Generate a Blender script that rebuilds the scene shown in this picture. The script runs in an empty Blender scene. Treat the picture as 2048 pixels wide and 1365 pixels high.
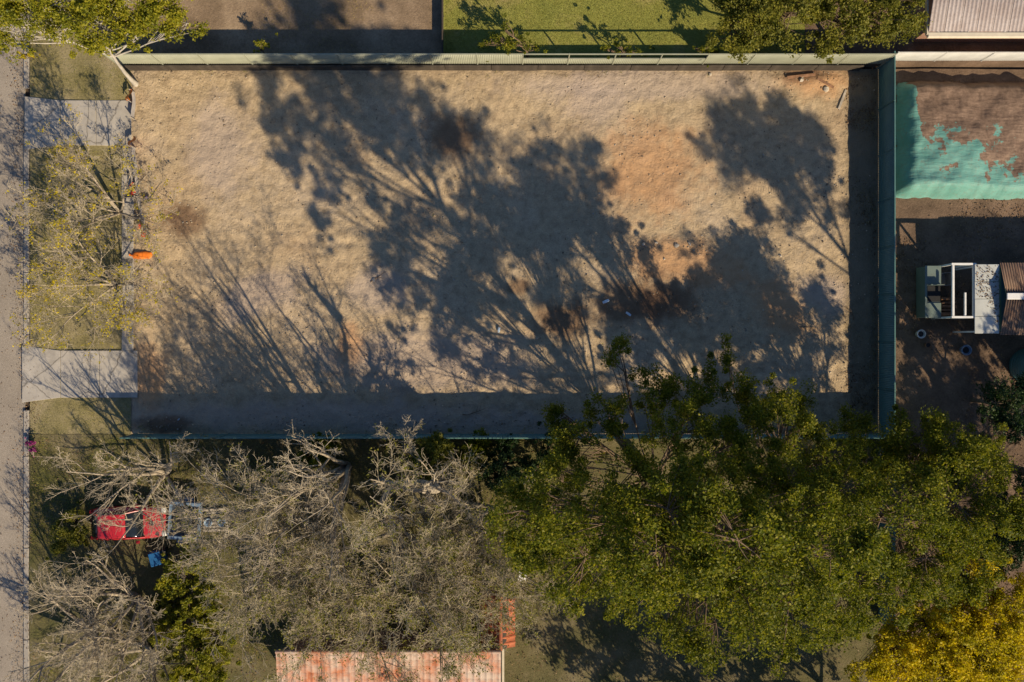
import bpy, bmesh, math, random
import numpy as np
from mathutils import Vector, Matrix

SC = bpy.context.scene
COL = SC.collection
R = math.radians

# ------------------------------------------------------------------ camera, sky, sun, exposure
H = 41.5                     # height of the drone over the block
PPM = 38.3                   # photograph pixels per metre on the ground
camd = bpy.data.cameras.new('camera')
cam = bpy.data.objects.new('camera', camd)
COL.objects.link(cam)
cam.location = (0, 0, H)
cam.rotation_euler = (0, 0, 0)
camd.sensor_width = 36.0
camd.lens = 36.0 * H / (2048 / PPM)
camd.clip_start = 0.5
camd.clip_end = 2000
SC.camera = cam

SUN_EL, SUN_AZ = 33.0, 36.0  # elevation; angle of the shadows from the picture's vertical
sun_dir = Vector((math.sin(R(SUN_AZ)) * math.cos(R(SUN_EL)),
                  -math.cos(R(SUN_AZ)) * math.cos(R(SUN_EL)), math.sin(R(SUN_EL))))
world = bpy.data.worlds.new('World')
SC.world = world
world.use_nodes = True
wn = world.node_tree.nodes
wl = world.node_tree.links
wn.clear()
w_out = wn.new('ShaderNodeOutputWorld')
w_bg = wn.new('ShaderNodeBackground')
w_sky = wn.new('ShaderNodeTexSky')
w_sky.sky_type = 'NISHITA'
w_sky.sun_disc = False
w_sky.sun_elevation = R(SUN_EL)
w_sky.sun_rotation = R(180 - SUN_AZ)
w_sky.ozone_density = 7.0
w_sky.dust_density = 0.6
w_bg.inputs['Strength'].default_value = 0.08
wl.new(w_sky.outputs[0], w_bg.inputs['Color'])
wl.new(w_bg.outputs[0], w_out.inputs['Surface'])

sund = bpy.data.lights.new('sun', 'SUN')
sund.energy = 5.0
sund.angle = R(0.53)
sund.color = (1.0, 0.82, 0.57)
sun = bpy.data.objects.new('sun', sund)
COL.objects.link(sun)
sun.rotation_euler = (-sun_dir).to_track_quat('-Z', 'Y').to_euler()

SC.view_settings.view_transform = 'Standard'
SC.view_settings.look = 'None'
SC.view_settings.exposure = 0.4
SC.view_settings.gamma = 1.0
SC.view_settings.use_curve_mapping = False
SC.render.engine = 'CYCLES'
SC.cycles.max_bounces = 6
SC.cycles.transparent_max_bounces = 4

# ------------------------------------------------------------------ helpers
def W(px, py, z=0.0):
    """a point of the ground plan, measured in photograph pixels, to metres"""
    return Vector(((px - 1024) / PPM, (682 - py) / PPM, z))

def A(px, py, z):
    """where something z metres up stands when the photograph shows it at px, py"""
    k = (H - z) / H
    return Vector(((px - 1024) / PPM * k, (682 - py) / PPM * k, z))

def tag(o, label=None, cat=None, group=None, kind=None):
    if label: o['label'] = label
    if cat: o['category'] = cat
    if group: o['group'] = group
    if kind: o['kind'] = kind
    return o

def empty(name, loc=(0, 0, 0), rz=0.0):
    o = bpy.data.objects.new(name, None)
    o.empty_display_size = 0.2
    o.location = loc
    o.rotation_euler = (0, 0, rz)
    COL.objects.link(o)
    return o

def link(name, me, parent=None, loc=(0, 0, 0), rot=(0, 0, 0)):
    o = bpy.data.objects.new(name, me)
    o.location = loc
    o.rotation_euler = rot
    COL.objects.link(o)
    if parent is not None: o.parent = parent
    return o

def np_mesh(name, verts, quads=None, tris=None, mat=None, smooth=False):
    me = bpy.data.meshes.new(name)
    verts = np.asarray(verts, dtype=np.float32).reshape(-1, 3)
    q = np.zeros((0, 4), np.int32) if quads is None else np.asarray(quads, np.int32).reshape(-1, 4)
    t = np.zeros((0, 3), np.int32) if tris is None else np.asarray(tris, np.int32).reshape(-1, 3)
    loops = np.concatenate([q.ravel(), t.ravel()])
    starts = np.concatenate([np.arange(len(q)) * 4, len(q) * 4 + np.arange(len(t)) * 3]).astype(np.int32)
    me.vertices.add(len(verts)); me.vertices.foreach_set('co', verts.ravel())
    me.loops.add(len(loops)); me.loops.foreach_set('vertex_index', loops.astype(np.int32))
    me.polygons.add(len(starts)); me.polygons.foreach_set('loop_start', starts)
    if smooth: me.polygons.foreach_set('use_smooth', np.ones(len(starts), bool))
    me.update(calc_edges=True)
    if mat: me.materials.append(mat)
    return me

class MB:
    """collects simple solids and gives back one mesh"""
    def __init__(s): s.bm = bmesh.new()
    def box(s, x0, x1, y0, y1, z0, z1, M=None):
        vs = [s.bm.verts.new(Vector(c) if M is None else M @ Vector(c)) for c in
              ((x0,y0,z0),(x1,y0,z0),(x1,y1,z0),(x0,y1,z0),(x0,y0,z1),(x1,y0,z1),(x1,y1,z1),(x0,y1,z1))]
        for f in ((0,3,2,1),(4,5,6,7),(0,1,5,4),(1,2,6,5),(2,3,7,6),(3,0,4,7)):
            s.bm.faces.new([vs[i] for i in f])
        return s
    def tube(s, pts, r, n=8, cap=True):
        rings = []
        for i, p in enumerate(pts):
            p = Vector(p)
            a = Vector(pts[max(0, i-1)]); b = Vector(pts[min(len(pts)-1, i+1)])
            t = (b - a).normalized()
            u = t.orthogonal().normalized()
            if abs(t.z) < 0.9: u = t.cross(Vector((0,0,1))).normalized()
            v = t.cross(u)
            rr = r[i] if isinstance(r, (list, tuple)) else r
            rings.append([s.bm.verts.new(p + rr*(math.cos(2*math.pi*k/n)*u + math.sin(2*math.pi*k/n)*v)) for k in range(n)])
        for a, b in zip(rings, rings[1:]):
            for k in range(n):
                s.bm.faces.new((a[k], a[(k+1)%n], b[(k+1)%n], b[k]))
        if cap:
            s.bm.faces.new(rings[0][::-1]); s.bm.faces.new(rings[-1])
        return s
    def lathe(s, prof, n=20, c=(0,0,0), axis='Z'):
        rings = []
        for r, z in prof:
            ring = []
            for k in range(n):
                a = 2*math.pi*k/n
                p = Vector((r*math.cos(a), r*math.sin(a), z))
                if axis == 'Y': p = Vector((p.x, p.z, p.y))
                ring.append(s.bm.verts.new(p + Vector(c)))
            rings.append(ring)
        for a, b in zip(rings, rings[1:]):
            for k in range(n):
                s.bm.faces.new((a[k], a[(k+1)%n], b[(k+1)%n], b[k]))
        s.bm.faces.new(rings[0][::-1]); s.bm.faces.new(rings[-1])
        return s
    def poly(s, pts):
        s.bm.faces.new([s.bm.verts.new(Vector(p)) for p in pts]); return s
    def prism(s, pts, z0, z1):
        a = [s.bm.verts.new((p[0], p[1], z0)) for p in pts]
        b = [s.bm.verts.new((p[0], p[1], z1)) for p in pts]
        n = len(pts)
        s.bm.faces.new(a[::-1]); s.bm.faces.new(b)
        for k in range(n): s.bm.faces.new((a[k], a[(k+1)%n], b[(k+1)%n], b[k]))
        return s
    def mesh(s, name, mat, bevel=0.0, smooth=False):
        bmesh.ops.recalc_face_normals(s.bm, faces=s.bm.faces)
        if bevel > 0:
            bmesh.ops.bevel(s.bm, geom=s.bm.edges[:], offset=bevel, segments=1, affect='EDGES', clamp_overlap=True)
        me = bpy.data.meshes.new(name)
        s.bm.to_mesh(me); s.bm.free()
        if smooth:
            for p in me.polygons: p.use_smooth = True
        if mat: me.materials.append(mat)
        return me
    def build(s, name, mat, parent=None, bevel=0.0, smooth=False, loc=(0,0,0), rot=(0,0,0)):
        return link(name, s.mesh(name, mat, bevel, smooth), parent, loc, rot)

# ------------------------------------------------------------------ materials
class NT:
    def __init__(s, name):
        s.m = bpy.data.materials.new(name); s.m.use_nodes = True
        s.n = s.m.node_tree.nodes; s.l = s.m.node_tree.links
        s.b = s.n['Principled BSDF']; s.out = s.n['Material Output']
        s._pos = None
    def pos(s):
        if s._pos is None: s._pos = s.n.new('ShaderNodeTexCoord').outputs['Object']
        return s._pos
    def noise(s, scale, detail=6, rough=0.55, vec=None, dist=0.0, out='Fac'):
        t = s.n.new('ShaderNodeTexNoise')
        t.inputs['Scale'].default_value = scale; t.inputs['Detail'].default_value = detail
        t.inputs['Roughness'].default_value = rough; t.inputs['Distortion'].default_value = dist
        s.l.new(vec if vec is not None else s.pos(), t.inputs['Vector'])
        return t.outputs[out]
    def voro(s, scale, vec=None, feature='F1', out='Distance'):
        t = s.n.new('ShaderNodeTexVoronoi'); t.feature = feature
        t.inputs['Scale'].default_value = scale
        s.l.new(vec if vec is not None else s.pos(), t.inputs['Vector'])
        return t.outputs[out]
    def ramp(s, fac, stops):
        r = s.n.new('ShaderNodeValToRGB')
        e = r.color_ramp.elements
        while len(e) < len(stops): e.new(0.5)
        for el, (p, c) in zip(e, stops):
            el.position = p
            el.color = (c, c, c, 1) if isinstance(c, (int, float)) else (*c, 1)
        s.l.new(fac, r.inputs['Fac'])
        return r.outputs['Color']
    def math(s, op, a, b=None, clamp=False):
        t = s.n.new('ShaderNodeMath'); t.operation = op; t.use_clamp = clamp
        for i, v in enumerate((a, b)):
            if v is None: continue
            if isinstance(v, (int, float)): t.inputs[i].default_value = v
            else: s.l.new(v, t.inputs[i])
        return t.outputs[0]
    def mix(s, fac, a, b, mode='MIX'):
        t = s.n.new('ShaderNodeMix'); t.data_type = 'RGBA'; t.blend_type = mode
        for k, v in ((0, fac), (6, a), (7, b)):
            if isinstance(v, (int, float)): t.inputs[k].default_value = v
            elif isinstance(v, tuple): t.inputs[k].default_value = (*v, 1)
            else: s.l.new(v, t.inputs[k])
        return t.outputs[2]
    def map(s, scale=(1,1,1), loc=(0,0,0), rot=(0,0,0), vec=None):
        t = s.n.new('ShaderNodeMapping')
        t.inputs['Scale'].default_value = scale; t.inputs['Location'].default_value = loc
        t.inputs['Rotation'].default_value = rot
        s.l.new(vec if vec is not None else s.pos(), t.inputs['Vector'])
        return t.outputs[0]
    def bump(s, h, strength=0.5, dist=0.02, prev=None):
        t = s.n.new('ShaderNodeBump')
        t.inputs['Strength'].default_value = strength; t.inputs['Distance'].default_value = dist
        s.l.new(h, t.inputs['Height'])
        if prev is not None: s.l.new(prev, t.inputs['Normal'])
        return t.outputs[0]
    def done(s, color, rough=0.9, bump=None, spec=0.2, metal=0.0):
        if isinstance(color, tuple): s.b.inputs['Base Color'].default_value = (*color, 1)
        else: s.l.new(color, s.b.inputs['Base Color'])
        if isinstance(rough, (int, float)): s.b.inputs['Roughness'].default_value = rough
        else: s.l.new(rough, s.b.inputs['Roughness'])
        s.b.inputs['Specular IOR Level'].default_value = spec
        s.b.inputs['Metallic'].default_value = metal
        if bump is not None: s.l.new(bump, s.b.inputs['Normal'])
        return s.m
    def blob(s, px, py, rx, ry, rot=0.0, soft=0.5, wob=0.5, ns=0.8):
        """a patch of its own soil: 1 inside an ellipse with a ragged edge"""
        c = W(px, py)
        sub = s.n.new('ShaderNodeVectorMath'); sub.operation = 'SUBTRACT'
        s.l.new(s.pos(), sub.inputs[0]); sub.inputs[1].default_value = (c.x, c.y, 0)
        mp = s.n.new('ShaderNodeMapping'); mp.vector_type = 'TEXTURE'
        mp.inputs['Rotation'].default_value = (0, 0, rot)
        mp.inputs['Scale'].default_value = (rx / PPM, ry / PPM, 1e6)
        s.l.new(sub.outputs[0], mp.inputs['Vector'])
        ln = s.n.new('ShaderNodeVectorMath'); ln.operation = 'LENGTH'
        s.l.new(mp.outputs[0], ln.inputs[0])
        n = s.noise(ns, 5, 0.65)
        d = s.math('ADD', ln.outputs['Value'], s.math('MULTIPLY', s.math('SUBTRACT', n, 0.5), wob * 4))
        mr = s.n.new('ShaderNodeMapRange'); mr.interpolation_type = 'SMOOTHSTEP'
        mr.inputs['From Min'].default_value = 1.0 + soft; mr.inputs['From Max'].default_value = 1.0 - soft
        s.l.new(d, mr.inputs['Value'])
        return mr.outputs[0]

def plain(name, col, rough=0.7, var=0.25, scale=4.0, spec=0.3, metal=0.0, bump=0.0, bscale=40):
    t = NT(name)
    n = t.noise(scale, 6, 0.6)
    dark = tuple(c * (1 - var) for c in col); light = tuple(min(1, c * (1 + var)) for c in col)
    c = t.ramp(n, [(0.3, dark), (0.7, light)])
    b = t.bump(t.noise(bscale, 4), bump, 0.01) if bump else None
    return t.done(c, rough, b, spec, metal)

def mat_leaf(name, c1, c2, c3, trans=0.35, nscale=0.8):
    """leaves: hue differs from leaf to leaf and from spray to spray"""
    t = NT(name)
    g = t.n.new('ShaderNodeNewGeometry')
    col = t.ramp(g.outputs['Random Per Island'], [(0.0, c1), (0.5, c2), (1.0, c3)])
    sp = t.ramp(t.noise(nscale, 3), [(0.3, (0.62, 0.68, 0.75)), (0.7, (1.22, 1.16, 0.95))])
    col = t.mix(1.0, col, sp, 'MULTIPLY')
    t.l.new(col, t.b.inputs['Base Color'])
    t.b.inputs['Roughness'].default_value = 0.55
    t.b.inputs['Specular IOR Level'].default_value = 0.25
    tr = t.n.new('ShaderNodeBsdfTranslucent'); t.l.new(t.mix(1.0, col, (1.1, 1.15, 0.5), 'MULTIPLY'), tr.inputs['Color'])
    mx = t.n.new('ShaderNodeMixShader'); mx.inputs[0].default_value = trans
    t.l.new(t.b.outputs[0], mx.inputs[1]); t.l.new(tr.outputs[0], mx.inputs[2])
    t.l.new(mx.outputs[0], t.out.inputs['Surface'])
    return t.m

def mat_soil():
    t = NT('sandy_clay')
    base = t.ramp(t.noise(0.22, 7, 0.62), [(0.28, (0.37, 0.275, 0.18)), (0.5, (0.43, 0.335, 0.215)), (0.72, (0.46, 0.37, 0.265))])
    fine = t.ramp(t.noise(2.2, 8, 0.68), [(0.28, (0.66, 0.64, 0.62)), (0.5, (1.0, 1.0, 1.0)), (0.74, (1.20, 1.20, 1.19))])
    col = t.mix(1.0, base, fine, 'MULTIPLY')
    grit = t.ramp(t.noise(16, 4, 0.75), [(0.3, (0.72, 0.70, 0.68)), (0.62, (1.12, 1.12, 1.12))])
    col = t.mix(0.8, col, grit, 'MULTIPLY')
    # paler greyish-lilac clay
    for b in (t.blob(760, 580, 60, 40), t.blob(520, 590, 90, 40, 0.4), t.blob(860, 720, 190, 60), t.blob(1650, 590, 45, 40), t.blob(1290, 170, 260, 30),
              t.blob(620, 830, 420, 28), t.blob(440, 300, 60, 90), t.blob(1100, 850, 300, 22), t.blob(1190, 200, 60, 50)):
        col = t.mix(t.math('MULTIPLY', b, 0.55), col, (0.40, 0.33, 0.285))
    # orange clay
    for b in (t.blob(1370, 525, 110, 45, -0.1), t.blob(1640, 165, 75, 30), t.blob(1300, 340, 90, 90), t.blob(700, 690, 25, 40), t.blob(1560, 620, 70, 40, -0.6),
              t.blob(300, 760, 30, 60)):
        col = t.mix(t.math('MULTIPLY', b, 0.6), col, (0.46, 0.245, 0.115))
    # damp dark earth and rotted mulch
    for b in (t.blob(1265, 605, 75, 42, 0.1), t.blob(905, 275, 50, 40), t.blob(1125, 640, 55, 35), t.blob(1600, 155, 45, 14), t.blob(330, 850, 60, 18),
              t.blob(1036, 572, 22, 16), t.blob(1330, 600, 60, 50), t.blob(370, 440, 40, 30)):
        col = t.mix(t.math('MULTIPLY', b, 0.72), col, (0.135, 0.075, 0.045))
    # weedy strip along the side fence, the fence's shade darkened into its colour
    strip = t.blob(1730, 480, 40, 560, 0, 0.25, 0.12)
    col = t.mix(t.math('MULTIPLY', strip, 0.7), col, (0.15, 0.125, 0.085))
    speck = t.ramp(t.voro(14.0), [(0.0, 1.0), (0.10, 0.0)])
    sm = t.math('MULTIPLY', speck, t.ramp(t.noise(0.9, 3), [(0.45, 0.0), (0.62, 1.0)]))
    col = t.mix(t.math('MULTIPLY', sm, 0.65), col, (0.12, 0.08, 0.055))
    # shallow ruts and track lugs
    wv = t.n.new('ShaderNodeTexWave'); wv.wave_type = 'BANDS'; wv.bands_direction = 'X'
    wv.inputs['Scale'].default_value = 2.4; wv.inputs['Distortion'].default_value = 1.5; wv.inputs['Detail'].default_value = 2
    t.l.new(t.pos(), wv.inputs['Vector'])
    sep = t.n.new('ShaderNodeSeparateXYZ'); t.l.new(t.pos(), sep.inputs[0])
    yy = t.math('ADD', sep.outputs['Y'], t.math('MULTIPLY', t.noise(0.11, 2), 3.0))
    lug = None
    for y0 in (-0.6, -1.9, 6.1, 7.6, 3.2, -3.3):
        d = t.math('ABSOLUTE', t.math('SUBTRACT', yy, y0 + 1.5))
        m = t.math('SUBTRACT', 1.0, t.math('MULTIPLY', d, 4.0), True)
        lug = m if lug is None else t.math('MAXIMUM', lug, m)
    lugh = t.math('MULTIPLY', t.math('MULTIPLY', lug, t.ramp(t.noise(0.35, 4), [(0.42, 0.0), (0.6, 1.0)])), wv.outputs['Fac'])
    brk = t.ramp(t.noise(0.5, 4), [(0.40, 0.0), (0.6, 0.6)])
    col = t.mix(t.math('MULTIPLY', t.math('MULTIPLY', lug, brk), 0.35), col, (0.24, 0.18, 0.125))
    h = t.math('ADD', t.math('MULTIPLY', lugh, 0.35), t.noise(9.0, 9, 0.7))
    b = t.bump(h, 0.85, 0.05)
    b = t.bump(t.noise(1.7, 5, 0.6), 0.55, 0.22, b)
    return t.done(col, 0.97, b, 0.1)

def mat_ground(name, c1, c2, c3, scale=0.8):
    t = NT(name)
    col = t.ramp(t.noise(scale, 8, 0.66), [(0.3, c1), (0.5, c2), (0.7, c3)])
    fine = t.ramp(t.noise(9, 6, 0.7), [(0.25, 0.7), (0.75, 1.25)])
    col = t.mix(1.0, col, fine, 'MULTIPLY')
    return t.done(col, 0.97, t.bump(t.noise(14, 8, 0.7), 0.8, 0.05), 0.1)

def mat_concrete(name, col):
    t = NT(name)
    c = t.ramp(t.noise(0.9, 8, 0.65), [(0.25, tuple(v*0.76 for v in col)), (0.75, tuple(v*1.1 for v in col))])
    st = t.ramp(t.noise(3.2, 5, 0.6), [(0.50, 0.0), (0.72, 0.6)])
    c = t.mix(st, c, tuple(v*0.62 for v in col))
    oil = t.ramp(t.noise(0.55, 4, 0.6), [(0.56, 0.0), (0.66, 0.5)])
    c = t.mix(oil, c, tuple(v*0.55 for v in col))
    ck = t.ramp(t.voro(0.45, t.mix(0.22, t.pos(), t.noise(2.5, 5, out='Color')), 'DISTANCE_TO_EDGE'), [(0.0, 0.7), (0.012, 0.0)])
    c = t.mix(ck, c, (0.07, 0.06, 0.05))
    return t.done(c, 0.9, t.bump(t.noise(45, 5, 0.7), 0.4, 0.012), 0.2)

def mat_road():
    t = NT('worn_asphalt')
    c = t.ramp(t.noise(0.5, 8, 0.62), [(0.25, (0.29, 0.25, 0.205)), (0.75, (0.40, 0.35, 0.29))])
    g = t.ramp(t.voro(22), [(0.0, 1.3), (0.5, 0.75)])
    c = t.mix(1.0, c, g, 'MULTIPLY')
    return t.done(c, 0.92, t.bump(t.noise(60, 4, 0.7), 0.5, 0.015), 0.2)

def mat_sheet(name, col, rust=0.15):
    t = NT(name)
    c = t.ramp(t.noise(1.1, 5, 0.6), [(0.3, tuple(v*0.82 for v in col)), (0.7, tuple(v*1.12 for v in col))])
    d = t.ramp(t.noise(5, 7, 0.7), [(0.55, 0.0), (0.8, rust*2)])
    c = t.mix(d, c, (0.16, 0.12, 0.08))
    return t.done(c, 0.45, None, 0.4)

def mat_tile(name, cols, lichen=(0.32, 0.29, 0.24), la=0.55):
    t = NT(name)
    oi = t.n.new('ShaderNodeObjectInfo')
    g = t.n.new('ShaderNodeNewGeometry')
    rnd = t.math('FRACT', t.math('ADD', oi.outputs['Random'], g.outputs['Random Per Island']))
    c = t.ramp(rnd, [(0.0, cols[0]), (0.5, cols[1]), (1.0, cols[2])])
    gp = t.n.new('ShaderNodeNewGeometry').outputs['Position']
    l = t.ramp(t.noise(0.9, 7, 0.7, gp), [(0.40, 0.0), (0.62, la)])
    c = t.mix(l, c, lichen)
    l2 = t.ramp(t.noise(11, 5, 0.7, gp), [(0.50, 0.0), (0.72, 0.5)])
    c = t.mix(l2, c, tuple(v*0.7 for v in lichen))
    return t.done(c, 0.9, t.bump(t.noise(35, 4, 0.7, gp), 0.4, 0.01), 0.15)

def mat_brick():
    t = NT('brick_wall_skin')
    bt = t.n.new('ShaderNodeTexBrick')
    bt.inputs['Color1'].default_value = (0.23, 0.10, 0.06, 1); bt.inputs['Color2'].default_value = (0.30, 0.14, 0.08, 1)
    bt.inputs['Mortar'].default_value = (0.3, 0.27, 0.23, 1); bt.inputs['Scale'].default_value = 1.0
    bt.inputs['Brick Width'].default_value = 0.24; bt.inputs['Row Height'].default_value = 0.085; bt.inputs['Mortar Size'].default_value = 0.01
    t.l.new(t.map(rot=(R(90), 0, 0)), bt.inputs['Vector'])
    return t.done(bt.outputs['Color'], 0.9, None, 0.15)

def mat_tarp():
    t = NT('teal_tarp')
    c = t.ramp(t.noise(1.3, 5, 0.6), [(0.3, (0.10, 0.27, 0.235)), (0.7, (0.15, 0.34, 0.30))])
    sep = t.n.new('ShaderNodeSeparateXYZ'); t.l.new(t.pos(), sep.inputs[0])
    # soil and leaves lie over most of it, in ragged drifts
    gy = t.math('ADD', t.math('MULTIPLY', sep.outputs['Y'], 0.085), t.math('ADD', t.math('MULTIPLY', t.noise(0.55, 6, 0.62), 0.9), t.math('MULTIPLY', t.noise(2.6, 5, 0.65), 0.35)))
    ex = t.math('MULTIPLY', t.math('SUBTRACT', t.math('MULTIPLY', sep.outputs['X'], -1.0), 2.75), 0.9, True)
    gy = t.math('SUBTRACT', gy, ex)
    m = t.ramp(gy, [(0.555, 0.0), (0.575, 1.0)])
    c = t.mix(t.ramp(t.noise(7, 6, 0.7), [(0.5, 0.0), (0.75, 0.55)]), c, (0.19, 0.15, 0.11))
    d = t.ramp(t.noise(5, 8, 0.7), [(0.3, (0.10, 0.065, 0.045)), (0.7, (0.25, 0.17, 0.12))])
    c = t.mix(m, c, d)
    w = t.bump(t.noise(1.2, 3, 0.5, t.map((1, 4.5, 1), rot=(0, 0, 0.9))), 0.35, 0.16)
    w = t.bump(t.noise(1.4, 3, 0.5, t.map((5, 1, 1), rot=(0, 0, 0.3))), 0.2, 0.1, w)
    return t.done(c, 0.6, t.bump(t.noise(22, 5), 0.25, 0.02, w), 0.3)

M = {
 'soil': mat_soil(),
 'earth': mat_ground('brown_earth', (0.075, 0.055, 0.038), (0.12, 0.088, 0.06), (0.175, 0.125, 0.085)),
 'litter_ground': mat_ground('leafy_earth', (0.10, 0.07, 0.05), (0.165, 0.115, 0.08), (0.24, 0.165, 0.115), 0.6),
 'garden': mat_ground('garden_soil', (0.075, 0.08, 0.03), (0.13, 0.115, 0.055), (0.21, 0.175, 0.105), 0.5),
 'verge': mat_ground('dry_turf', (0.17, 0.15, 0.06), (0.245, 0.21, 0.105), (0.33, 0.275, 0.175), 0.7),
 'lawn': mat_ground('lawn_turf', (0.20, 0.215, 0.05), (0.25, 0.25, 0.06), (0.33, 0.27, 0.11), 0.55),
 'yard': mat_ground('bare_yard', (0.13, 0.095, 0.06), (0.24, 0.175, 0.115), (0.36, 0.27, 0.18), 0.45),
 'road': mat_road(),
 'conc': mat_concrete('pale_concrete', (0.42, 0.39, 0.345)),
 'kerb': mat_concrete('kerb_concrete', (0.36, 0.33, 0.29)),
 'teal': mat_sheet('teal_sheet', (0.085, 0.185, 0.175)),
 'pale': mat_sheet('pale_green_sheet', (0.27, 0.285, 0.215)),
 'rail_white': mat_sheet('pale_grey_sheet', (0.55, 0.55, 0.52), 0.1),
 'sleeper': plain('dark_sleeper', (0.055, 0.045, 0.035), 0.9, 0.4, 3, bump=0.4),
 'bark_grey': plain('grey_bark', (0.34, 0.29, 0.22), 0.95, 0.35, 3, 0.1),
 'twig': plain('grey_twig', (0.43, 0.37, 0.27), 0.95, 0.35, 1.2, 0.1),
 'twig_olive': plain('lichen_twig', (0.43, 0.37, 0.25), 0.95, 0.35, 1.2, 0.1),
 'bark_brown': plain('brown_bark', (0.16, 0.115, 0.08), 0.95, 0.4, 4, 0.1, bump=0.5, bscale=12),
 'bark_pale': plain('pale_bark', (0.40, 0.37, 0.32), 0.85, 0.25, 3, 0.15),
 'leaf_dark': mat_leaf('evergreen_leaf', (0.075, 0.105, 0.010), (0.165, 0.185, 0.016), (0.31, 0.29, 0.024), 0.48),
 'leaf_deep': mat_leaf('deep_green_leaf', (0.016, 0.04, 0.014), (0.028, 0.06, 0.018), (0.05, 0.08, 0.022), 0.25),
 'leaf_lime': mat_leaf('lime_leaf', (0.17, 0.20, 0.02), (0.28, 0.275, 0.02), (0.37, 0.33, 0.028), 0.42),
 'leaf_olive': mat_leaf('olive_leaf', (0.125, 0.14, 0.022), (0.20, 0.20, 0.03), (0.28, 0.26, 0.045), 0.4),
 'leaf_yellow': mat_leaf('yellow_leaf', (0.36, 0.31, 0.012), (0.58, 0.48, 0.016), (0.74, 0.56, 0.02), 0.48),
 'leaf_pink': mat_leaf('pink_petal', (0.35, 0.02, 0.22), (0.45, 0.05, 0.3), (0.5, 0.1, 0.35), 0.3),
 'grass': mat_leaf('grass_blade', (0.17, 0.20, 0.04), (0.26, 0.265, 0.06), (0.38, 0.33, 0.12), 0.35),
 'straw': mat_leaf('straw_blade', (0.22, 0.18, 0.08), (0.32, 0.26, 0.12), (0.42, 0.34, 0.17), 0.3),
 'dead_leaf': mat_leaf('dead_leaf', (0.09, 0.05, 0.03), (0.17, 0.10, 0.06), (0.30, 0.20, 0.11), 0.1),
 'stone': mat_leaf('rubble_stone', (0.16, 0.12, 0.09), (0.32, 0.25, 0.19), (0.52, 0.46, 0.40), 0.0),
 'tile': mat_tile('terracotta_tile', ((0.30, 0.105, 0.05), (0.40, 0.15, 0.075), (0.33, 0.17, 0.11)), (0.42, 0.35, 0.29), 0.92),
 'tile_red': mat_tile('red_tile', ((0.34, 0.09, 0.04), (0.42, 0.12, 0.05), (0.38, 0.13, 0.07)), (0.3, 0.2, 0.15), 0.2),
 'roof_pale': mat_tile('pale_roof', ((0.40, 0.35, 0.33), (0.44, 0.39, 0.37), (0.47, 0.42, 0.40)), (0.25, 0.18, 0.15), 0.45),
 'roof_brown': mat_tile('brown_roof', ((0.16, 0.10, 0.075), (0.2, 0.125, 0.09), (0.24, 0.15, 0.11)), (0.30, 0.24, 0.18), 0.3),
 'cream': plain('cream_paint', (0.62, 0.55, 0.42), 0.5, 0.1, 3),
 'white': plain('white_paint', (0.70, 0.70, 0.68), 0.5, 0.12, 3),
 'grey_sheet': mat_sheet('grey_awning', (0.48, 0.50, 0.48), 0.2),
 'brick': mat_brick(),
 'cabinet': mat_sheet('grey_green_sheet', (0.14, 0.185, 0.17), 0.3),
 'tarp': mat_tarp(),
 'glass': plain('dark_glass', (0.012, 0.016, 0.02), 0.08, 0.1, 2, 0.6),
 'rubber': plain('black_rubber', (0.02, 0.02, 0.02), 0.9, 0.3, 6),
 'steel': plain('dull_steel', (0.35, 0.36, 0.37), 0.4, 0.2, 6, 0.5, 0.7),
 'blue_steel': plain('blue_grey_steel', (0.14, 0.21, 0.31), 0.5, 0.3, 3, 0.4),
 'black': plain('black_plastic', (0.015, 0.016, 0.018), 0.7, 0.3, 4),
 'blue': plain('blue_plastic', (0.015, 0.10, 0.26), 0.5, 0.2, 4, 0.4),
 'blue_pale': plain('pale_blue_plastic', (0.28, 0.38, 0.50), 0.5, 0.2, 4, 0.4),
 'timber': plain('grey_timber', (0.36, 0.32, 0.27), 0.9, 0.3, 5, bump=0.3),
 'timber_brown': plain('brown_timber', (0.22, 0.12, 0.07), 0.9, 0.4, 5, bump=0.3),
 'orange': plain('orange_plastic', (0.75, 0.19, 0.02), 0.6, 0.15, 5),
 'red_tape': plain('red_tape', (0.60, 0.07, 0.03), 0.6, 0.15, 5),
 'purple': plain('purple_plastic', (0.13, 0.09, 0.25), 0.6, 0.2, 5),
 'mesh_cloth': plain('sediment_cloth', (0.30, 0.28, 0.27), 0.9, 0.2, 5),
 'lamp_red': plain('red_lens', (0.3, 0.01, 0.01), 0.2, 0.1, 3, 0.5),
 'lamp_clear': plain('clear_lens', (0.6, 0.62, 0.62), 0.15, 0.1, 3, 0.6),
 'foil': plain('blue_white_plastic', (0.50, 0.62, 0.72), 0.35, 0.2, 8, 0.5),
}
cp = NT('red_car_paint')
cpc = cp.ramp(cp.noise(2.5, 5, 0.6), [(0.3, (0.33, 0.012, 0.02)), (0.7, (0.47, 0.02, 0.03))])
M['car_red'] = cp.done(cpc, 0.35, None, 0.5)
cp.b.inputs['Coat Weight'].default_value = 0.5
cp.b.inputs['Coat Roughness'].default_value = 0.12

# ------------------------------------------------------------------ the setting
def fbm(x, y, seed, freq, octs=4):
    rng = np.random.default_rng(seed)
    v = np.zeros_like(x); a = 1.0
    for o in range(octs):
        for _ in range(4):
            th = rng.uniform(0, 2*np.pi); ph = rng.uniform(0, 2*np.pi)
            v += a * 0.5 * np.sin(freq * (np.cos(th)*x + np.sin(th)*y) * rng.uniform(0.7, 1.4) + ph)
        a *= 0.55; freq *= 2.0
    return v

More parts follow.
